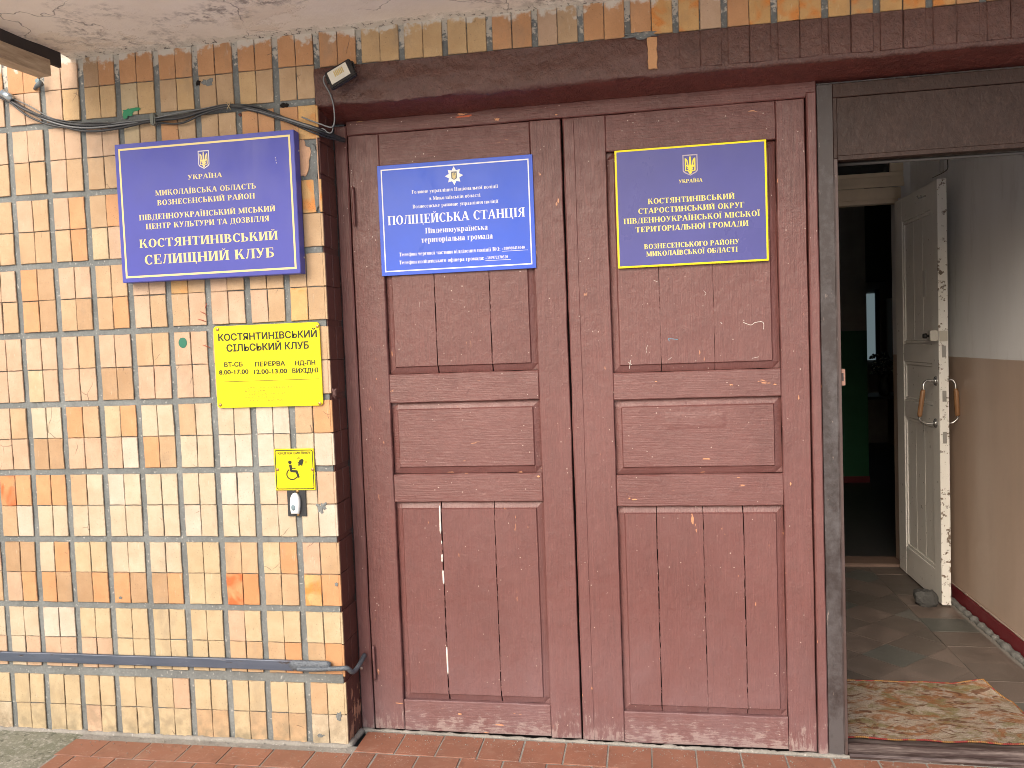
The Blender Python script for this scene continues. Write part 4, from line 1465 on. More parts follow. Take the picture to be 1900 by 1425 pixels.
# ------------------------------------------------------------------ lettering kit
SW, TW_, SLB, OV = .185, .062, .052, .062
def glyph(ch, s=SW, t=TW_):
    P = []
    def r(x0, x1, y0, y1): P.append([(x0, y0), (x1, y0), (x1, y1), (x0, y1)])
    def d(x0, y0, x1, y1, w_): P.append([(x0, y0), (x0 + w_, y0), (x1 + w_, y1), (x1, y1)] if y1 > y0 else [(x1, y1), (x1 + w_, y1), (x0 + w_, y0), (x0, y0)])
    def a(cx, cy, rx, ry, a0, a1, th, tv, n=14):
        for i in range(n):
            q0, q1 = math.radians(a0 + (a1 - a0) * i / n), math.radians(a0 + (a1 - a0) * (i + 1) / n)
            P.append([(cx + rx * math.cos(q0), cy + ry * math.sin(q0)), (cx + rx * math.cos(q1), cy + ry * math.sin(q1)),
                      (cx + (rx - th) * math.cos(q1), cy + (ry - tv) * math.sin(q1)), (cx + (rx - th) * math.cos(q0), cy + (ry - tv) * math.sin(q0))])
    def c(cx, cy, rad, n=8): P.append([(cx + rad * math.cos(2 * math.pi * i / n), cy + rad * math.sin(2 * math.pi * i / n)) for i in range(n)])
    def f(x, w_, y):
        r(x - OV, x + w_ + OV, y if y < .5 else y - SLB, y + SLB if y < .5 else y)
    def St(x, y0=0., y1=1.):
        r(x, x + s, y0, y1); f(x, s, y0); f(x, s, y1)
    def brv(cx): a(cx, 1.21, .13, .13, 180, 360, .06, .07, 8)
    x2 = .56
    W = .82
    if ch == 'П': St(.07); St(x2); r(.07, x2 + s, 1 - SLB, 1)
    elif ch == 'Н': St(.07); St(x2); r(.07, x2 + s, .47, .47 + t)
    elif ch in 'ИЙ':
        St(.07); St(x2); d(.07 + s - .03, .08, x2 - .05, .92, .08)
        if ch == 'Й': brv(.41)
    elif ch == 'Ц': St(.07); St(x2); r(.07, .80, 0, SLB); r(.76, .83, -.2, SLB); W = .87
    elif ch == 'Ш': St(.07); St(.46); St(.85); r(.07, .95, 0, SLB); W = 1.12
    elif ch == 'Щ': St(.07); St(.44); St(.81); r(.07, 1.04, 0, SLB); r(1.01, 1.08, -.2, SLB); W = 1.12
    elif ch == 'К': St(.07); d(.25, .42, .52, .95, .085); f(.54, .04, 1); d(.34, .56, .55, .0, s * 1.05); f(.58, s * .8, 0); W = .80
    elif ch == 'Л': St(x2 - .04); d(.13, .08, .24, 1, .075); r(.18, x2, 1 - SLB, 1); c(.12, .09, .075); W = .77
    elif ch == 'Д': r(x2 - .03, x2 + s - .03, 0, 1); d(.13, .03, .24, 1, .07); r(.18, x2 + s + .03, 1 - SLB, 1); r(.02, .80, 0, SLB); r(.02, .08, -.2, SLB); r(.74, .80, -.2, SLB); W = .82
    elif ch == 'М': r(.09, .09 + t, 0, 1); f(.06, .10, 0); r(.0, .16, 1 - SLB, 1); d(.06, 1, .37, .06, s); d(.43, .06, .70, 1, .07); St(.72); W = .98
    elif ch == 'А': d(.03, 0, .33, 1, .075); d(.30, 1, .54, 0, s); r(.14, .58, .28, .28 + t); f(.02, .10, 0); f(.54, s, 0); W = .78
    elif ch == 'Т': r(.27, .27 + s, 0, 1); f(.27, s, 0); r(.03, .70, 1 - SLB, 1); r(.03, .075, .72, 1); r(.655, .70, .72, 1); W = .73
    elif ch == 'О': a(.39, .5, .36, .52, 0, 360, s, t, 24); W = .78
    elif ch == 'С': a(.39, .5, .36, .52, 42, 318, s, t, 20); r(.60, .645, .68, .99); W = .70
    elif ch == 'Е': r(.09, .09 + s, 0, 1); r(.02, .60, 1 - SLB, 1); r(.02, .62, 0, SLB); r(.2, .46, .48, .48 + t); r(.43, .47, .36, .66); r(.56, .60, .72, 1); r(.58, .625, 0, .3); W = .68
    elif ch == 'Р': St(.07); a(.30, .725, .33, .275, -90, 90, s * .95, t, 12); r(.2, .32, 1 - t, 1); r(.2, .32, .45, .45 + t); W = .68
    elif ch == 'В': St(.07); a(.30, .75, .29, .25, -90, 90, s * .9, t, 12); a(.32, .265, .34, .265, -90, 90, s * .95, t, 12); r(.2, .33, 1 - t, 1); r(.2, .33, .5, .5 + t * .8); r(.2, .33, 0, t); W = .72
    elif ch == 'Б': St(.07); a(.32, .29, .33, .29, -90, 90, s * .95, t, 12); r(.2, .33, .58 - t, .58); r(.2, .33, 0, t); r(.2, .60, 1 - SLB, 1); r(.56, .60, .74, 1); W = .70
    elif ch == 'Ь': St(.07); a(.32, .28, .33, .28, -90, 90, s * .95, t, 12); r(.2, .33, .56 - t, .56); r(.2, .33, 0, t); W = .69
    elif ch == 'Я': St(.46); a(.42, .725, .33, .275, 90, 270, s * .95, t, 12); r(.41, .52, 1 - t, 1); r(.34, .52, .45, .45 + t); d(.10, .04, .30, .46, .10); f(.07, .06, 0); W = .74
    elif ch == 'Г': St(.07); r(.2, .58, 1 - SLB, 1); r(.54, .58, .70, 1); W = .62
    elif ch == 'У': d(.06, 1, .32, .33, s); d(.28, .10, .58, 1, .07); f(.08, s * .8, 1); f(.58, .05, 1); a(.22, .10, .10, .10, 180, 360, .06, .06, 8); c(.13, .1, .06); W = .74
    elif ch == 'Х': d(.07, 1, .46, 0, s); d(.10, 0, .54, 1, .07); f(.09, s * .8, 1); f(.47, s * .8, 0); f(.08, .06, 0); f(.56, .05, 1); W = .74
    elif ch == 'З': a(.29, .755, .27, .245, -90, 140, s * .85, t, 14); a(.29, .27, .31, .27, -140, 90, s * .95, t, 14); r(.2, .30, .50, .56); c(.12, .84, .07); c(.10, .16, .07); W = .64
    elif ch in 'ІЇ':
        St(.08); W = .36
        if ch == 'Ї': c(.09, 1.17, .065); c(.27, 1.17, .065)
    elif ch == 'Ч': St(.50); r(.10, .10 + s * .8, .52, 1); f(.10, s * .8, 1); a(.34, .56, .24, .16, 180, 300, s * .7, t, 8); r(.30, .55, .40, .40 + t); W = .76
    elif ch == 'Ф': r(.34, .34 + s, -.05, 1.05); a(.42, .5, .40, .34, 0, 360, s * .9, t, 20); W = .86
    elif ch in 'бвгдезийїіклмнопрстуфцчшщьюяа':
        X = .70
        if ch in 'вгдзийклмнптцчшщья':
            Q, w0 = glyph(ch.upper(), s * 1.18, t * 1.3)
            return [[(x * .74, y * X) for x, y in p] for p in Q], w0 * .74
        if ch in 'ос':
            Q, w0 = glyph(ch.upper(), s * 1.15, t * 1.3)
            return [[(x * .72, y * X) for x, y in p] for p in Q], w0 * .72
        if ch == 'а': r(.34, .34 + s * .85, 0, .55); a(.32, .53, .19, .18, 0, 160, s * .7, t, 8); a(.24, .19, .20, .20, 40, 330, s * .75, t, 12); r(.30, .36, .32, .38); r(.36, .58, 0, .05); c(.12, .52, .06); W = .60
        elif ch == 'е': a(.28, .35, .25, .36, 0, 310, s * .85, t, 16); r(.10, .52, .35, .35 + t); W = .56
        elif ch == 'р': r(.08, .08 + s * .85, -.27, .70); f(.08, s * .85, -.27 + 0); r(.02, .2, .65, .70); a(.33, .35, .26, .36, -120, 120, s * .85, t, 14); W = .64
        elif ch == 'у': d(.04, .70, .28, .05, s * .8); d(.18, -.15, .48, .70, .06); r(0, .26, .65, .70); r(.38, .58, .65, .70); c(.12, -.18, .08); W = .58
        elif ch == 'б': a(.30, .33, .26, .34, 0, 360, s * .85, t, 16); a(.42, .58, .38, .38, 95, 185, s * .5, .08, 8); r(.36, .54, .9, .98); W = .60
        elif ch in 'іїи':
            r(.08, .08 + s * .85, 0, .70); r(.02, .18, .65, .70); r(.0, .33, 0, .05); W = .32
            if ch == 'і': c(.16, .88, .075)
            else: c(.05, .88, .065); c(.28, .88, .065)
        elif ch == 'ф': r(.36, .36 + s * .8, -.27, .98); a(.27, .35, .25, .36, 60, 300, s * .75, t, 12); a(.61, .35, .25, .36, -120, 120, s * .75, t, 12); W = .88
    elif ch == '№': Q, w0 = glyph('Н'); P = Q; d(.07 + s, .95, x2, .05, .1); a(.98, .6, .13, .22, 0, 360, .06, .05, 12); r(.86, 1.1, .25, .31); W = 1.16
    elif ch == '+': r(.06, .50, .30, .37); r(.25, .31, .12, .56); W = .56
    elif ch == ':': c(.12, .08, .085); c(.12, .58, .085); W = .28
    elif ch == '0': a(.27, .5, .24, .5, 0, 360, .15, .06, 16); W = .54
    elif ch == '1': r(.20, .36, 0, 1); r(.10, .46, 0, .05); d(.08, .82, .22, .98, .1); W = .54
    elif ch == '2': a(.26, .72, .23, .28, -30, 160, .14, .06, 10); d(.04, .06, .36, .6, .1); r(.04, .50, 0, .12); W = .54
    elif ch == '3': a(.24, .76, .22, .24, -90, 150, .14, .06, 10); a(.24, .27, .25, .27, -150, 90, .15, .06, 12); W = .54
    elif ch == '4': r(.32, .46, 0, 1); d(.02, .30, .32, 1, .07); r(.02, .52, .22, .33); W = .54
    elif ch == '5': a(.22, .32, .26, .32, -150, 100, .15, .07, 12); r(.10, .46, .88, 1); d(.08, .5, .12, 1, .06); W = .54
    elif ch == '7': r(.04, .50, .88, 1); d(.12, 0, .38, .95, .13); W = .54
    elif ch == '8': a(.27, .76, .20, .24, 0, 360, .12, .06, 12); a(.27, .27, .24, .27, 0, 360, .14, .06, 14); W = .54
    elif ch == '9': a(.27, .68, .24, .32, 0, 360, .15, .06, 14); a(.20, .45, .30, .45, -70, 0, .14, .06, 6); W = .54
    elif ch == '6': a(.27, .32, .24, .32, 0, 360, .15, .06, 14); a(.34, .55, .30, .45, 110, 180, .14, .06, 6); W = .54
    elif ch == ' ': W = .34
    return P, W

def line(txt, x0, x1, z, h, Y, mat, parent, name='lettering', squeeze=None):
    """one line of serif lettering between x0 and x1 on the plane Y"""
    gl = [glyph(c) for c in txt]
    gapw = .035
    tot = sum(w_ for _, w_ in gl) + gapw * (len(gl) - 1)
    sx = (x1 - x0) / tot
    bm = bmesh.new()
    x = 0
    n = 0
    for P, w_ in gl:
        for k_, poly in enumerate(P):
            off = (k_ % 40) * .000012
            try:
                bm.faces.new([bm.verts.new((x0 + (x + px) * sx, Y - off, z + py * h)) for px, py in poly])
            except ValueError:
                pass
        x += w_ + gapw
    for f in bm.faces:
        f.normal_update()
        if f.normal.y > 0: f.normal_flip()
    return finish(bm, name, mat, parent, flipcheck=False)

def zline(txt, q, sc, off, h, Y, mat, parent):
    """q: left and right end of the baseline, read in an enlargement of the photograph"""
    a_ = onY(off[0] + q[0] / sc, off[1] + q[1] / sc, Y)
    b_ = onY(off[0] + q[2] / sc, off[1] + q[3] / sc, Y)
    t_ = onY(off[0] + q[0] / sc, off[1] + (q[1] - h) / sc, Y)
    return line(txt, a_.x, b_.x, (a_.z + b_.z) / 2, t_.z - a_.z, Y - .0004, mat, parent)

def sans(txt, q, sc, off, h, Y, mat, parent, bold=.0):
    a_ = onY(off[0] + q[0] / sc, off[1] + q[1] / sc, Y)
    b_ = onY(off[0] + q[2] / sc, off[1] + q[3] / sc, Y)
    t_ = onY(off[0] + q[0] / sc, off[1] + (q[1] - h) / sc, Y)
    H = t_.z - a_.z
    cu = bpy.data.curves.new('lettering', 'FONT')
    cu.body = txt
    cu.offset = bold
    cu.resolution_u = 3
    tmp = bpy.data.objects.new('lettering_tmp', cu)
    COL.objects.link(tmp)
    dg = bpy.context.evaluated_depsgraph_get()
    me = bpy.data.meshes.new_from_object(tmp.evaluated_get(dg))
    bpy.data.objects.remove(tmp)
    cu2 = bpy.data.curves.new('m', 'FONT'); cu2.body = 'Н'; cu2.offset = bold
    t2 = bpy.data.objects.new('m', cu2); COL.objects.link(t2)
    dg = bpy.context.evaluated_depsgraph_get()
    m2 = bpy.data.meshes.new_from_object(t2.evaluated_get(dg))
    bpy.data.objects.remove(t2)
    ch_ = max(v.co.y for v in m2.vertices) - min(v.co.y for v in m2.vertices)
    by = min(v.co.y for v in m2.vertices)
    bpy.data.meshes.remove(m2)
    xs = [v.co.x for v in me.vertices]
    x0, x1 = min(xs), max(xs)
    z = (a_.z + b_.z) / 2
    for v in me.vertices:
        x, y = v.co.x, v.co.y
        v.co = (a_.x + (x - x0) / (x1 - x0) * (b_.x - a_.x), Y - .0004, z + (y - by) / ch_ * H)
    bm = bmesh.new()
    e_ = H * .045
    for k_, (dx, dz) in enumerate(((0, 0), (e_, 0), (-e_, 0), (e_ * .6, e_ * .7), (-e_ * .6, e_ * .7), (e_ * .6, -e_ * .7), (-e_ * .6, -e_ * .7))):
        n0 = len(bm.verts)
        bm.from_mesh(me)
        bm.verts.ensure_lookup_table()
        for v in bm.verts[n0:]:
            v.co.x += dx
            v.co.z += dz
            v.co.y -= k_ * .00002
    bm.to_mesh(me)
    bm.free()
    me.materials.clear()
    return link('lettering', me, mat, parent)

def rim(name, x0, x1, z0, z1, w_, Y, mat, parent, th=.0003):
    bm = bmesh.new()
    o_ = [(x0, z0), (x1, z0), (x1, z1), (x0, z1)]
    i_ = [(x0 + w_, z0 + w_), (x1 - w_, z0 + w_), (x1 - w_, z1 - w_), (x0 + w_, z1 - w_)]
    O = [bm.verts.new((x, Y - th, z)) for x, z in o_]
    I = [bm.verts.new((x, Y - th, z)) for x, z in i_]
    for k_ in range(4):
        j = (k_ + 1) % 4
        bm.faces.new((O[k_], O[j], I[j], I[k_]))
    return finish(bm, name, mat, parent, flipcheck=False)

def polymesh(name, polys, Y, mat, parent):
    bm = bmesh.new()
    for i, p in enumerate(polys):
        try:
            f = bm.faces.new([bm.verts.new((x, Y - i * .00001, z)) for x, z in p])
            f.normal_update()
            if f.normal.y > 0: f.normal_flip()
        except ValueError:
            pass
    return finish(bm, name, mat, parent, flipcheck=False)

def stroke_polys(pts, w_):
    """flat mitred band along a polyline"""
    out = []
    n = len(pts)
    L = []
    for i in range(n):
        a_ = Vector(pts[max(i - 1, 0)]); b_ = Vector(pts[min(i + 1, n - 1)])
        t = (b_ - a_).normalized()
        nrm = Vector((-t.y, t.x)) * w_ / 2
        ww = w_
        p = Vector(pts[i])
        L.append((p + nrm, p - nrm))
    for i in range(n - 1):
        out.append([tuple(L[i][0]), tuple(L[i + 1][0]), tuple(L[i + 1][1]), tuple(L[i][1])])
    return out

def emblem(cx, cz, w_, h_, Y, gold, edge, parent, fill=None):
    """shield with the three-pronged trident"""
    def T(x, y): return (cx + x * w_ / 2, cz + y * h_ / 2)
    sh = [(-1, 1), (1, 1), (1, -.55), (.8, -.72), (0, -1), (-.8, -.72), (-1, -.55)]
    if fill:
        polymesh('shield_field', [[T(*p) for p in reversed(sh)]], Y, fill, parent)
    loop = [T(*p) for p in sh] + [T(*sh[0])]
    inner = [(cx + (x - cx) * .86, cz + (z - cz) * .89) for x, z in loop]
    shr = polymesh('shield_rim', [[loop[i], loop[i + 1], inner[i + 1], inner[i]] for i in range(len(sh))], Y - .0003, edge, parent)
    tr = []
    lw = .085 * w_
    for s_ in (-1, 1):
        def M(pts): return [T(s_ * x, y) for x, y in pts]
        tr += stroke_polys(M([(.62, .66), (.62, .1), (.62, -.52), (.18, -.52)]), lw)        # outer prong and its foot
        tr += stroke_polys(M([(.60, .62), (.42, .45), (.34, .15), (.30, -.05), (.12, -.28), (.08, -.5)]), lw)   # inner curve
        tr += stroke_polys(M([(.60, -.02), (.42, -.06), (.36, -.2)]), lw)
        tr += stroke_polys(M([(.0, .80), (.06, .5), (.05, .1), (.2, -.25), (.36, -.36)]), lw)
        tr += stroke_polys(M([(.02, -.30), (.24, -.48), (.16, -.66), (.0, -.82)]), lw)
    tr += stroke_polys([T(0, .78), T(0, .3), T(0, -.3), T(0, -.8)], lw)
    polymesh('trident', tr, Y - .0006, gold, shr)

def print_mat(name, c, r=.35):
    k = NT(name)
    n = k.noise(5, 4, .6)
    k.color(k.mix(k.ramp(n, .3, .7), tuple(x * .93 for x in c), tuple(min(1, x * 1.05) for x in c)))
    sm = k.ramp(k.noise(3.3, 6, .7, k.scale(k.pos, (1, 1, .6), (2, 7, 1))), .48, .75)
    k.rough(k.math('ADD', k.ramp(n, .3, .7, r - .08, r + .10), k.math('MULTIPLY', sm, .2)))
    k.spec(.28)
    k.bump((k.noise(3, 2), .12, .02))
    return k.m

# ------------------------------------------------------------------ big blue box sign
B1 = print_mat('blue_film', (.060, .070, .36), .35)
GOLD = print_mat('pale_gold_film', (.72, .60, .27), .4)
s1 = thing('club_sign', 'deep blue box sign with gold frame and lettering on the tiled wall', 'sign', (-.41, 0, 1.70))
Y1 = -.050
bm = bmesh.new()
add_box(bm, -.7475, -.066, Y1, -.008, 1.7025, 2.195)
bmesh.ops.bevel(bm, geom=list(bm.edges), offset=.0014, segments=2, affect='EDGES')
finish(bm, 'sign_box', B1, s1)
Z4 = (4.914, (210, 235))
def z1p(x, y, Y=Y1): return onY(210 + x / 4.914, 235 + y / 4.914, Y)
a_ = z1p(55, 203); b_ = z1p(1670, 1303)
rim('gold_frame', -.7475 + .014, -.066 - .014, 1.7025 + .0155, 2.195 - .0165, .0068, Y1, GOLD, s1)
for txt, q, h in (('УКРАЇНА', (680, 482, 995, 460), 42), ('МИКОЛАЇВСЬКА ОБЛАСТЬ', (385, 627, 1305, 567), 48), ('ВОЗНЕСЕНСЬКИЙ РАЙОН', (403, 715, 1295, 658), 48),
                  ('ПІВДЕННОУКРАЇНСЬКИЙ МІСЬКИЙ', (238, 850, 1480, 775), 49), ('ЦЕНТР КУЛЬТУРИ ТА ДОЗВІЛЛЯ', (300, 932, 1425, 865), 49),
                  ('КОСТЯНТИНІВСЬКИЙ', (240, 1100, 1505, 1035), 76), ('СЕЛИЩНИЙ КЛУБ', (288, 1250, 1475, 1198), 86)):
    zline(txt, q, 4.914, (210, 235), h, Y1, GOLD, s1)
c_ = z1p(826, 301)
emblem(c_.x, c_.z, .042, .064, Y1 - .0003, GOLD, print_mat('pale_rim', (.62, .60, .62)), s1)
scr = flat('sign_screw', (.5, .5, .52), .35, .5, .8)
for z_ in (1.76, 2.13):
    tube('screw', [(-.0662, -.016, z_), (-.0640, -.016, z_)], [.0035, .003], scr, s1, n=8)
for dx in ((1478, 283), (1484, 305), (1488, 330)):
    p = z1p(*dx)
    blob('scratch', p.x, p.z, .0016, .0022, .0003, foam, s1, dx[1], base=.0501, n=8)

# ------------------------------------------------------------------ bright blue police sign on the left leaf
B2 = print_mat('bright_blue_film', (.050, .115, .60), .35)
WH = print_mat('white_film', (.80, .80, .80), .4)
s2 = thing('police_sign', 'bright blue sheet sign with thin white frame and white lettering on the left door leaf', 'sign', (.45, .14, 1.695))
Y2 = .1345
bm = bmesh.new()
nx = 24
g = []
def s2edge(t): return .0016 * math.sin(t * 5.1) 
add_box(bm, .1655, .7345, Y2, .1385, 1.694, 2.0915)
bmesh.ops.bevel(bm, geom=list(bm.edges), offset=.0008, segments=1, affect='EDGES')
finish(bm, 'sheet', B2, s2)
rim('white_frame', .1655 + .0135, .7345 - .0135, 1.694 + .0135, 2.0915 - .0145, .0042, Y2, WH, s2)
for txt, q, h in (('Головне управління Національної поліції', (440, 505, 1390, 435), 40), ('в Миколаївській області', (635, 572, 1197, 535), 40), ('Вознесенське районне управління поліції', (450, 665, 1393, 600), 40),
                  ('ПОЛІЦЕЙСЬКА СТАНЦІЯ', (178, 850, 1690, 750), 98), ('Південноукраїнська', (590, 940, 1280, 895), 60), ('територіальна громада', (545, 1040, 1335, 995), 62),
                  ('Телефон чергової частини відділення поліції №3:', (300, 1192, 1418, 1130), 42), ('+380980418040', (1432, 1120, 1685, 1108), 32),
                  ('Телефон поліцейського офіцера громади:', (302, 1280, 1238, 1230), 42), ('+380972370520', (1250, 1225, 1500, 1210), 32)):
    zline(txt, q, 5.9375, (690, 275), h, Y2, WH, s2)
def z2p(x, y): return onY(690 + x / 5.9375, 275 + y / 5.9375, Y2)
for q in ((1435, 1136, 1718, 1120), (1250, 1240, 1530, 1220)):
    A_, B_ = z2p(q[0], q[1]), z2p(q[2], q[3])
    polymesh('underline', [[(A_.x, A_.z - .0006), (B_.x, A_.z - .0006), (B_.x, A_.z + .0006), (A_.x, A_.z + .0006)]], Y2 - .0004, WH, s2)
c_ = z2p(905, 303)
star = []
for i in range(16):
    rr = .0335 if i % 4 == 0 else (.0315 if i % 2 == 0 else .0205)
    t_ = math.pi / 2 - i * math.pi / 8
    star.append((c_.x + rr * math.cos(t_), c_.z + rr * math.sin(t_)))
polymesh('star_badge', [[star[i], star[(i + 1) % 16], (c_.x, c_.z)] for i in range(16)], Y2 - .0002, WH, s2)
emblem(c_.x, c_.z, .020, .029, Y2 - .0006, GOLD, print_mat('navy_rim', (.05, .06, .08)), s2, print_mat('grey_field', (.16, .17, .20)))

# ------------------------------------------------------------------ yellow-framed blue sign on the right leaf
B3 = print_mat('violet_blue_film', (.082, .085, .29), .32)
YL = print_mat('yellow_film', (.86, .72, .012), .4)
YG = print_mat('soft_yellow_film', (.80, .70, .20), .4)
s3 = thing('district_sign', 'violet-blue sign with a bright yellow frame and yellow lettering on the right door leaf', 'sign', (1.27, .14, 1.676))
Y3 = .1315
bm = bmesh.new()
add_box(bm, 1.0210, 1.5255, Y3, .1385, 1.6765, 2.0805)
bmesh.ops.bevel(bm, geom=list(bm.edges), offset=.001, segments=2, affect='EDGES')
finish(bm, 'panel', YL, s3)
bm = bmesh.new()
add_slab(bm, 1.0275, 1.5190, 1.6830, 2.0740, .0002, .0006, lambda a_, b_, d: (a_, Y3 - d, b_), ch=.0001)
finish(bm, 'printed_field', B3, s3)
Y3f = Y3 - .0007
for txt, q, h in (('УКРАЇНА', (722, 502, 970, 488), 36), ('КОСТЯНТИНІВСЬКИЙ', (402, 720, 1303, 662), 55), ('СТАРОСТИНСЬКИЙ ОКРУГ', (303, 822, 1405, 752), 55),
                  ('ПІВДЕННОУКРАЇНСЬКОЇ МІСЬКОЇ', (152, 928, 1565, 840), 55), ('ТЕРИТОРІАЛЬНОЇ ГРОМАДИ', (275, 1012, 1447, 945), 55),
                  ('ВОЗНЕСЕНСЬКОГО РАЙОНУ', (365, 1187, 1352, 1130), 50), ('МИКОЛАЇВСЬКОЇ ОБЛАСТІ', (387, 1262, 1335, 1212), 50)):
    zline(txt, q, 5.587, (1130, 250), h, Y3f, YG, s3)
c_ = onY(1130 + 841 / 5.587, 250 + 315 / 5.587, Y3)
emblem(c_.x, c_.z, .050, .071, Y3f - .0003, print_mat('lemon_film', (.80, .68, .08)), print_mat('lilac_rim', (.42, .36, .44)), s3)

# ------------------------------------------------------------------ yellow tactile sign on the wall
INK = print_mat('olive_black_print', (.022, .028, .018), .5)
YS = print_mat('yellow_plastic', (.72, .615, .006), .45)
s4 = thing('opening_hours_sign', 'yellow rounded sign with dark opening hours and tactile dots, beside the reveal', 'sign', (-.225, 0, 1.24))
def rounded(name, x0, x1, z0, z1, rad, yb, yf, mat, parent, n=6):
    bm = bmesh.new()
    pts = []
    for cx, cz, a0 in ((x1 - rad, z0 + rad, -90), (x1 - rad, z1 - rad, 0), (x0 + rad, z1 - rad, 90), (x0 + rad, z0 + rad, 180)):
        for i in range(n + 1):
            t = math.radians(a0 + 90 * i / n)
            pts.append((cx + rad * math.cos(t), cz + rad * math.sin(t)))
    ccx, ccz = (x0 + x1) / 2, (z0 + z1) / 2
    b_ = [bm.verts.new((x, yb, z)) for x, z in pts]
    m_ = [bm.verts.new((x, yf + .0006, z)) for x, z in pts]
    f_ = [bm.verts.new((x - .0006 * (1 if x > ccx else -1), yf, z - .0006 * (1 if z > ccz else -1))) for x, z in pts]
    N = len(pts)
    for i in range(N):
        j = (i + 1) % N
        bm.faces.new((b_[i], b_[j], m_[j], m_[i]))
        bm.faces.new((m_[i], m_[j], f_[j], f_[i]))
    bm.faces.new(f_)
    bm.faces.new(b_[::-1])
    return finish(bm, name, mat, parent)
Y4 = -.0135
rounded('plate', -.4265, -.0235, 1.2375, 1.5325, .013, -.0082, Y4, YS, s4)
F4 = (7.125, (380, 580))
for txt, q, h in (('КОСТЯНТИНІВСЬКИЙ', (183, 365, 1480, 332), 90), ('СІЛЬСЬКИЙ КЛУБ', (292, 505, 1375, 485), 92), ('ВТ-СБ', (260, 717, 500, 712), 60), ('ПЕРЕРВА', (668, 708, 1060, 703), 60), ('НД-ПН', (1197, 695, 1460, 690), 60),
                  ('8.00-17.00', (192, 817, 577, 810), 60), ('12.00-13.00', (652, 808, 1088, 803), 60), ('ВИХІДНІ', (1160, 797, 1503, 790), 60)):
    sans(txt, q, 7.125, (380, 580), h, Y4, INK, s4)
def z4p(x, y, Y=Y4): return onY(380 + x / 7.125, 580 + y / 7.125, Y)
A_, B_ = z4p(190, 918), z4p(1515, 898)
polymesh('rule_line', [[(A_.x, A_.z - .0008), (B_.x, A_.z - .0008), (B_.x, A_.z + .0008), (A_.x, A_.z + .0008)]], Y4 - .0003, INK, s4)
BR = {'а': '1', 'б': '12', 'в': '2456', 'г': '1245', 'д': '145', 'е': '15', 'ж': '245', 'з': '1356', 'и': '1346', 'і': '24', 'ї': '1456', 'й': '12346', 'к': '13', 'л': '123', 'м': '134', 'н': '1345', 'о': '135', 'п': '1234', 'р': '1235', 'с': '234', 'т': '2345', 'у': '136', 'х': '125', 'ь': '23456', 'я': '1246', '-': '36', '.': '256', ' ': '',
      '1': '1', '2': '12', '3': '14', '8': '125', '7': '1245', '0': '245'}
def dots(rows, Y, sc, off, parent, mat, rad=.0012):
    bm = bmesh.new()
    for txt, x0, x1, y in rows:
        a_ = onY(off[0] + x0 / sc, off[1] + y / sc, Y)
        b_ = onY(off[0] + x1 / sc, off[1] + y / sc, Y)
        step = (b_.x - a_.x) / len(txt)
        for i, ch in enumerate(txt):
            for dn in BR.get(ch, ''):
                k_ = int(dn) - 1
                x = a_.x + step * (i + .2 + (.42 if k_ >= 3 else 0))
                z = a_.z + .0022 * (1 - k_ % 3)
                ring = [bm.verts.new((x + rad * math.cos(t * math.pi / 3), Y - .0001, z + rad * math.sin(t * math.pi / 3))) for t in range(6)]
                ap = bm.verts.new((x, Y - .0009, z))
                for t in range(6):
                    bm.faces.new((ring[t], ring[(t + 1) % 6], ap))
    return finish(bm, 'tactile_dots', mat, parent, smooth=True)
OLV = print_mat('dull_olive', (.27, .24, .02), .5)
dots([('костянтинівський сільський клуб', 530, 1165, 998), ('вт-сб 8.00-17.00', 530, 800, 1040), ('перерва 12.00-13.00 нд-пн', 540, 1065, 1082), ('вихідні перерва клуб', 535, 945, 1124), ('сільський клуб вт-сб нд-пн', 540, 1045, 1166)], Y4, 7.125, (380, 580), s4, OLV)
brass = flat('brass_screw', (.40, .24, .10), .35, .5, .6)
for q in ((167, 222), (1488, 180), (206, 1220), (1522, 1200)):
    p = z4p(*q)
    tube('screw', [(p.x, Y4 + .001, p.z), (p.x, Y4 - .0012, p.z), (p.x, Y4 - .0026, p.z)], [.0062, .0062, .0038], brass, s4, n=12)

# ------------------------------------------------------------------ small call-button sign
s5 = thing('call_button_sign', 'small square yellow wheelchair sign with a ringing bell above the white button', 'sign', (-.145, 0, .935))
Y5 = -.0112
rounded('plate', -.2195, -.0690, .9355, 1.0850, .002, -.0072, Y5, YS, s5, 2)
def z5(x, y): 
    p = onY(490 + x / 9.5, 820 + y / 9.5, Y5)
    return (p.x, p.z)
# thin dark frame with rounded corners
def rr_loop(x0, x1, z0, z1, rad, n=5):
    pts = []
    for cx, cz, a0 in ((x1 - rad, z0 + rad, -90), (x1 - rad, z1 - rad, 0), (x0 + rad, z1 - rad, 90), (x0 + rad, z0 + rad, 180)):
        for i in range(n + 1):
            t = math.radians(a0 + 90 * i / n)
            pts.append((cx + rad * math.cos(t), cz + rad * math.sin(t)))
    return pts + [pts[0]]
l_o = rr_loop(-.2165, -.0722, .9390, 1.0812, .007)
l_i = rr_loop(-.2132, -.0755, .9423, 1.0779, .0045)
polymesh('frame_line', [[l_o[i], l_o[i + 1], l_i[i + 1], l_i[i]] for i in range(len(l_o) - 1)], Y5 - .0003, INK, s5)
sans('КНОПКА ВИКЛИКУ', (243, 222, 815, 215), 9.5, (490, 820), 46, Y5, INK, s5)
ic = []
c0 = z5(455, 360)
ic.append([(c0[0] + .0068 * math.cos(t * math.pi / 8), c0[1] + .0068 * math.sin(t * math.pi / 8)) for t in range(16)])
def bandpx(pts, wpx):
    return stroke_polys([z5(*p) for p in pts], wpx / 9.5 * .00208)
ic += bandpx([(462, 400), (470, 450), (478, 515)], 46)
ic += bandpx([(465, 512), (520, 516), (575, 520)], 42)
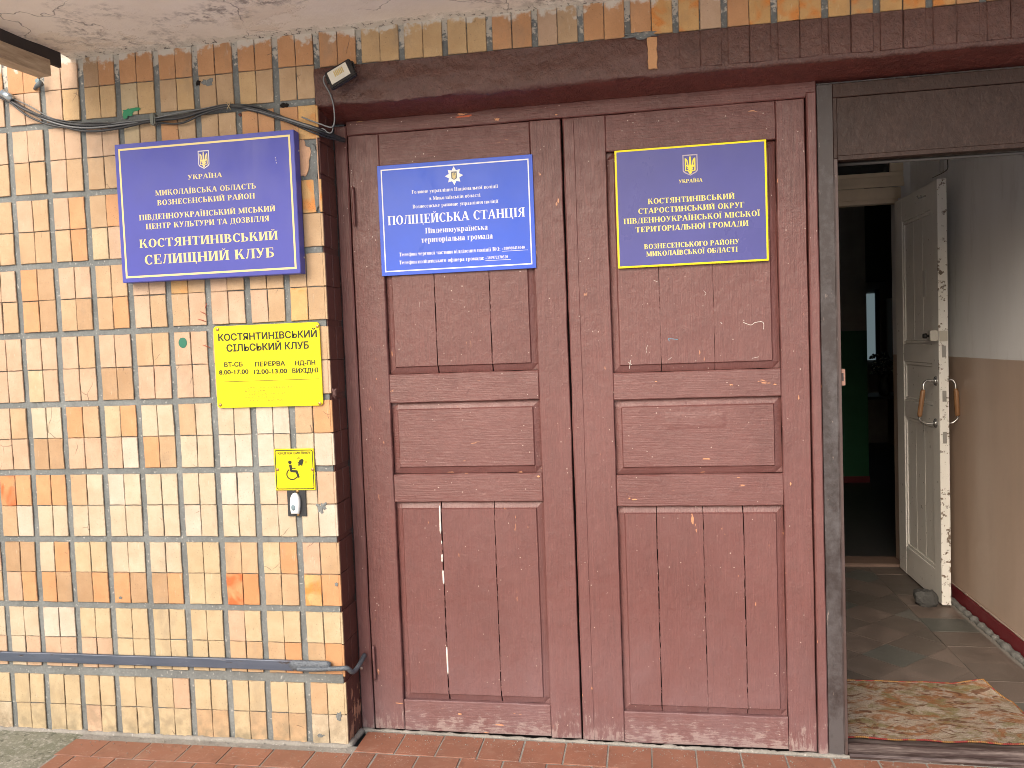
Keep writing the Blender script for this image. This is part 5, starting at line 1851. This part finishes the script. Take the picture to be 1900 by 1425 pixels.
ic += bandpx([(568, 505), (590, 565), (612, 630)], 40)
ic += bandpx([(480, 465), (520, 464), (557, 463)], 20)
wh = []
for i in range(25):
    t = math.radians(125 + (330 - 125) * i / 24)
    wh.append((497 + 95 * math.cos(t), 567 - 95 * math.sin(t)))
ic += bandpx(wh, 20)
bell = [(583, 370), (612, 350), (622, 322), (650, 303), (682, 300), (697, 322), (694, 352), (680, 385), (674, 425), (640, 405), (605, 380)]
ic.append([z5(*p) for p in bell])
cb2 = z5(615, 405)
ic.append([(cb2[0] + .0033 * math.cos(t * math.pi / 6), cb2[1] + .0033 * math.sin(t * math.pi / 6)) for t in range(12)])
for rad_ in (72, 90):
    ic += bandpx([(655 + rad_ * math.cos(math.radians(t)), 350 - rad_ * math.sin(math.radians(t))) for t in (100, 115, 130, 145)], 6)
    ic += bandpx([(655 + rad_ * math.cos(math.radians(t)), 350 - rad_ * math.sin(math.radians(t))) for t in (-25, -10, 5, 20)], 6)
polymesh('pictogram', ic, Y5 - .0003, INK, s5)
dots([('кнопка виклику', 360, 760, 738)], Y5, 9.5, (490, 820), s5, OLV, .0010)
for q in ((238, 487), (855, 485)):
    x, z = z5(*q)
    tube('screw', [(x, Y5 + .001, z), (x, Y5 - .0016, z), (x, Y5 - .0026, z)], [.0058, .0058, .0034], brass, s5, n=12)
# bell push
s6 = thing('call_button', 'white oval bell push on a black plate under the wheelchair sign', 'button', (-.143, 0, .84))
box('black_plate', -.1780, -.1075, -.0105, -.0078, .8410, .9350, flat('black_plate', (.018, .020, .024), .5), s6, .0006)
bw = flat('white_button_plastic', (.70, .74, .76), .3)
bm = bmesh.new()
ux = [(478, 1090), (480, 1010), (490, 950), (515, 905), (545, 890), (580, 895), (615, 925), (640, 985), (650, 1060), (650, 1130), (640, 1210), (632, 1262), (500, 1262), (486, 1180)]
cxp = (565, 1090)
layers = ((1.0, -.0108), (1.0, -.020), (.93, -.0245), (.75, -.027), (.4, -.0285))
rings = []
for sc_, yy in layers:
    rings.append([bm.verts.new((z5(cxp[0] + (x - cxp[0]) * sc_, cxp[1] + (y - cxp[1]) * sc_)[0], yy, z5(cxp[0] + (x - cxp[0]) * sc_, cxp[1] + (y - cxp[1]) * sc_)[1])) for x, y in ux])
for a_, b_ in zip(rings, rings[1:]):
    for i in range(len(ux)):
        j = (i + 1) % len(ux)
        bm.faces.new((a_[i], a_[j], b_[j], b_[i]))
bm.faces.new(rings[-1]); bm.faces.new(rings[0][::-1])
finish(bm, 'casing', bw, s6, smooth=True)
x, z = z5(550, 1140)
bm = bmesh.new()
rg = []
for rr, yy in ((1.0, -.0272), (.9, -.0292), (.5, -.0300)):
    rg.append([bm.verts.new((x + .0085 * rr * math.cos(t * math.pi / 8), yy, z + .0115 * rr * math.sin(t * math.pi / 8))) for t in range(16)])
for a_, b_ in zip(rg, rg[1:]):
    for i in range(16):
        bm.faces.new((a_[i], a_[(i + 1) % 16], b_[(i + 1) % 16], b_[i]))
bm.faces.new(rg[-1])
finish(bm, 'push_pad', flat('grey_rubber', (.17, .24, .28), .5), s6, smooth=True)
x, z = z5(588, 868)
tube('screw', [(x, -.008, z), (x, -.0125, z), (x, -.0138, z)], [.0056, .0056, .0034], brass, s6, n=12)
x, z = z5(602, 1275)
tube('screw', [(x, -.0106, z), (x, -.0125, z), (x, -.0138, z)], [.0056, .0056, .0034], brass, s6, n=12)

# ------------------------------------------------------------------ cable bundle
jet = flat('black_cable', (.030, .032, .036), .42)
gry = flat('grey_cable', (.17, .18, .19), .45)
bund = thing('cable_bundle', 'sagging bundle of black and grey cables strung across the tiles to the door corner', 'cable')
base = [(-30, 158), (0, 176), (20, 186), (50, 204), (90, 222), (130, 233), (170, 236), (220, 232), (275, 224), (334, 217), (375, 206), (424, 196), (472, 202), (511, 214), (550, 228), (585, 240), (612, 250), (640, 260)]
for ci, (du, off_, rad_, mt) in enumerate(((0, 0, .0050, jet), (1, 3.4, .0046, jet), (2, -2.6, .0040, jet), (3, 6.0, .0038, jet), (4, -5.0, .0022, gry), (5, 1.0, .0034, gry), (6, -3.6, .0028, jet))):
    pts = []
    for i, (u, v) in enumerate(base):
        spread = 1.0 + .7 * math.sin(i * 1.1 + ci * 1.3)
        sag = 1.0 if 3 <= i <= 9 else .55
        if i in (1, 2, 8, 11): sag, spread = .5, 1.0
        vv = v + off_ * spread * sag + (2.0 * math.sin(i * .9 + ci * 2.1) if i not in (8, 11) else 0)
        yy = -.020 - .006 * math.sin(ci * 1.9 + i * .8)
        if i >= len(base) - 3:
            yy = (-.014, .05, .125)[i - len(base) + 3]
        p = onY(u, vv, yy)
        pts.append(p)
    if ci in (4,):
        pts = pts[:-2]
    tube('cable', spline(pts, 6), rad_, mt, bund, n=7)
p = onY(285, 221, -.026)
bm = bmesh.new()
add_box(bm, p.x - .010, p.x + .008, -.036, -.0085, p.z - .022, p.z + .020)
bmesh.ops.bevel(bm, geom=list(bm.edges), offset=.004, segments=2, affect='EDGES')
finish(bm, 'cable_clip', flat('clip_grey', (.15, .16, .14), .5), bund)
p = onY(14, 178, -.03)
tube('metal_band', [onY(5, 172, -.026), onY(23, 184, -.026)], .014, flat('tin_band', (.45, .50, .52), .3, .5, .8), bund, n=10)
for q in (((420, 190), (428, 203)), ((428, 190), (421, 203))):
    tube('wire_tie', [onY(*q[0], -.034), onY((q[0][0] + q[1][0]) / 2, (q[0][1] + q[1][1]) / 2, -.036), onY(*q[1], -.034)], .0015, flat('tie_wire', (.35, .28, .16), .5), bund, n=6)
# old bracket on the wall near the roof edge
br_ = thing('rusty_bracket', 'small grey iron stub with a plate on the wall under the timber batten', 'bracket')
A_, B_ = onY(64, 165, -.006), onY(84, 158, -.012)
tube('stub', [A_, A_.lerp(B_, .5) - Vector((0, .015, 0)), B_ - Vector((0, .02, 0))], [.005, .008, .010], flat('iron_grey', (.10, .12, .13), .6), br_, n=8)
p = onY(69, 151, -.012)
blob('plate', p.x, p.z, .009, .013, .004, flat('plate_blue', (.16, .24, .27), .5), br_, 3, base=.009, n=12)

# ------------------------------------------------------------------ floodlight
fl = thing('floodlight', 'small tilted black floodlight with a pale lens at the door corner', 'floodlight')
fc = onY(633.5, 139.5, -.045)
ang = math.radians(25)
RM = Matrix.Translation(fc) @ Matrix.Rotation(-ang, 4, 'Y') @ Matrix.Rotation(math.radians(-10), 4, 'X')
def fbox(name, x0, x1, y0, y1, z0, z1, mat, bev=.002, par=None):
    bm = bmesh.new()
    add_box(bm, x0, x1, y0, y1, z0, z1)
    if bev: bmesh.ops.bevel(bm, geom=list(bm.edges), offset=bev, segments=2, affect='EDGES')
    bmesh.ops.transform(bm, matrix=RM, verts=bm.verts)
    return finish(bm, name, mat, par or fl)
bk = flat('black_casting', (.014, .014, .016), .4)
fbox('housing', -.050, .050, -.012, .004, -.034, .034, bk, .003)
lens_ = fbox('lens', -.040, .034, -.0145, -.0122, -.022, .026, flat('lens_glass', (.66, .64, .56), .15), .0006)
for i in range(6):
    fbox('led_strip', -.018 + i * .0062, -.0145 + i * .0062, -.0156, -.0147, -.004, .017, flat('led_phosphor', (.55, .42, .14), .4), 0, lens_)
pw = lambda x, y, z: RM @ Vector((x, y, z))
tube('bracket', spline([pw(-.052, 0, .0), pw(-.050, .012, .03), pw(-.03, .035, .044), pw(.0, .042, .046), pw(.03, .035, .044), pw(.050, .012, .03), pw(.052, 0, .0)], 5), .0045, bk, fl, n=6)
cordp = [(605, 138, -.04), (600.5, 145, -.03), (602, 155, -.02), (610, 169, -.014), (615, 181, -.012), (619.5, 201, -.012), (620.5, 225, -.008), (616, 236, -.010), (605, 234, -.014), (597, 231, -.018), (580, 225, -.02), (560, 217, -.02)]
cd_ = tube('light_cord', spline([onY(u, v, y) for u, v, y in cordp], 6), .0026, gry)
tag(cd_, 'pale grey cord hanging from the floodlight down to the cable bundle', 'cord')
lp = [(618, 238), (615, 246), (608, 246), (603, 241), (597, 238)]
lcd = tube('cord_loop', spline([onY(u, v, -.012) for u, v in lp], 5), .0018, gry, cd_)

# ------------------------------------------------------------------ steel bar across the foot of the wall
def barmat():
    k = NT('blue_grey_steel')
    n = k.noise(8, 5, .7, k.scale(k.pos, (.5, 1, 3)))
    col = k.mix(k.ramp(n, .3, .7), (.060, .078, .115), (.095, .115, .160))
    r = k.ramp(k.noise(1, 5, .7, k.scale(k.pos, (14, 20, 40))), .60, .66)
    col = k.mix(k.math('MULTIPLY', r, .8), col, (.040, .028, .022))
    s_ = k.ramp(k.noise(1, 4, .6, k.scale(k.pos, (9, 20, 160))), .68, .71)
    col = k.mix(k.math('MULTIPLY', s_, .6), col, (.30, .32, .35))
    k.color(col)
    k.b.inputs['Metallic'].default_value = .25
    k.rough(.42)
    k.bump((r, .5, -.001), (k.noise(70, 4), .25, .001))
    return k.m
BAR = barmat()
bar = thing('steel_bar', 'blue-grey flat steel bar fixed level along the foot of the tiled wall', 'bar')
bm = bmesh.new()
n = 40
g = []
for i in range(n + 1):
    x = -2.4 + (2.4 - .186) * i / n
    zc = .300 - .004 * (i / n) + .0015 * mnoise.noise(Vector((x * 3, 0, 0)))
    if x < -1.39: zc = .300
    hw = .0185 if x < -.6 else .0185 + .002 * (x + .6)
    g.append([bm.verts.new((x, y, zc + dz)) for y, dz in ((-.0085, -hw), (-.0175, -hw + .001), (-.0185, -hw + .003), (-.0185, hw - .003), (-.0175, hw - .001), (-.0085, hw))])
for i in range(n):
    for j in range(5):
        bm.faces.new((g[i][j], g[i + 1][j], g[i + 1][j + 1], g[i][j + 1]))
bm.faces.new(g[-1]); bm.faces.new(g[0][::-1])
bmesh.ops.recalc_face_normals(bm, faces=bm.faces)
finish(bm, 'flat_bar', BAR, bar)
weld = flat('bright_weld', (.105, .125, .150), .5, .5, .2, bump=(120, 1, .004))
A_ = onY(536, 1234, -.02); B_ = onY(614, 1236, -.02)
bm = bmesh.new()
add_tube(bm, [A_.lerp(B_, i / 10) for i in range(11)], [.004] + [.0195 + .001 * mnoise.noise(Vector((i, 0, 0))) for i in range(9)] + [.015], 10, flatten=.45)
finish(bm, 'weld', weld, bar, smooth=True)
r0 = onY(545, 1242, -.028)
rod = [onY(552, 1241, -.024), onY(580, 1242, -.026), onY(612, 1241, -.026), onY(630, 1240.5, -.026), (.022, -.024, onY(640, 1239, -.02).z), (.034, .0, .272), (.038, .05, .276), (.036, .118, .288)]
tube('rod', spline(rod, 6), [.0085] * 43, weld, bar, n=10)

# a last few small things on the wall: nail, hanging flake at the corner
tag(tube('nail', [(.02, .130, .236), (.02, .120, .236)], [.004, .006], flat('nail_pale', (.36, .27, .24), .5)), 'pale nail head in the brown reveal beside the lower hinge', 'nail')
fk = onY(619, 728, -.004)
blob('loose_flake', fk.x + .004, fk.z, .007, .020, .012, flat('flake_brown', (.10, .05, .045), .8), wall, 7, base=.0, rag=.5, n=14)
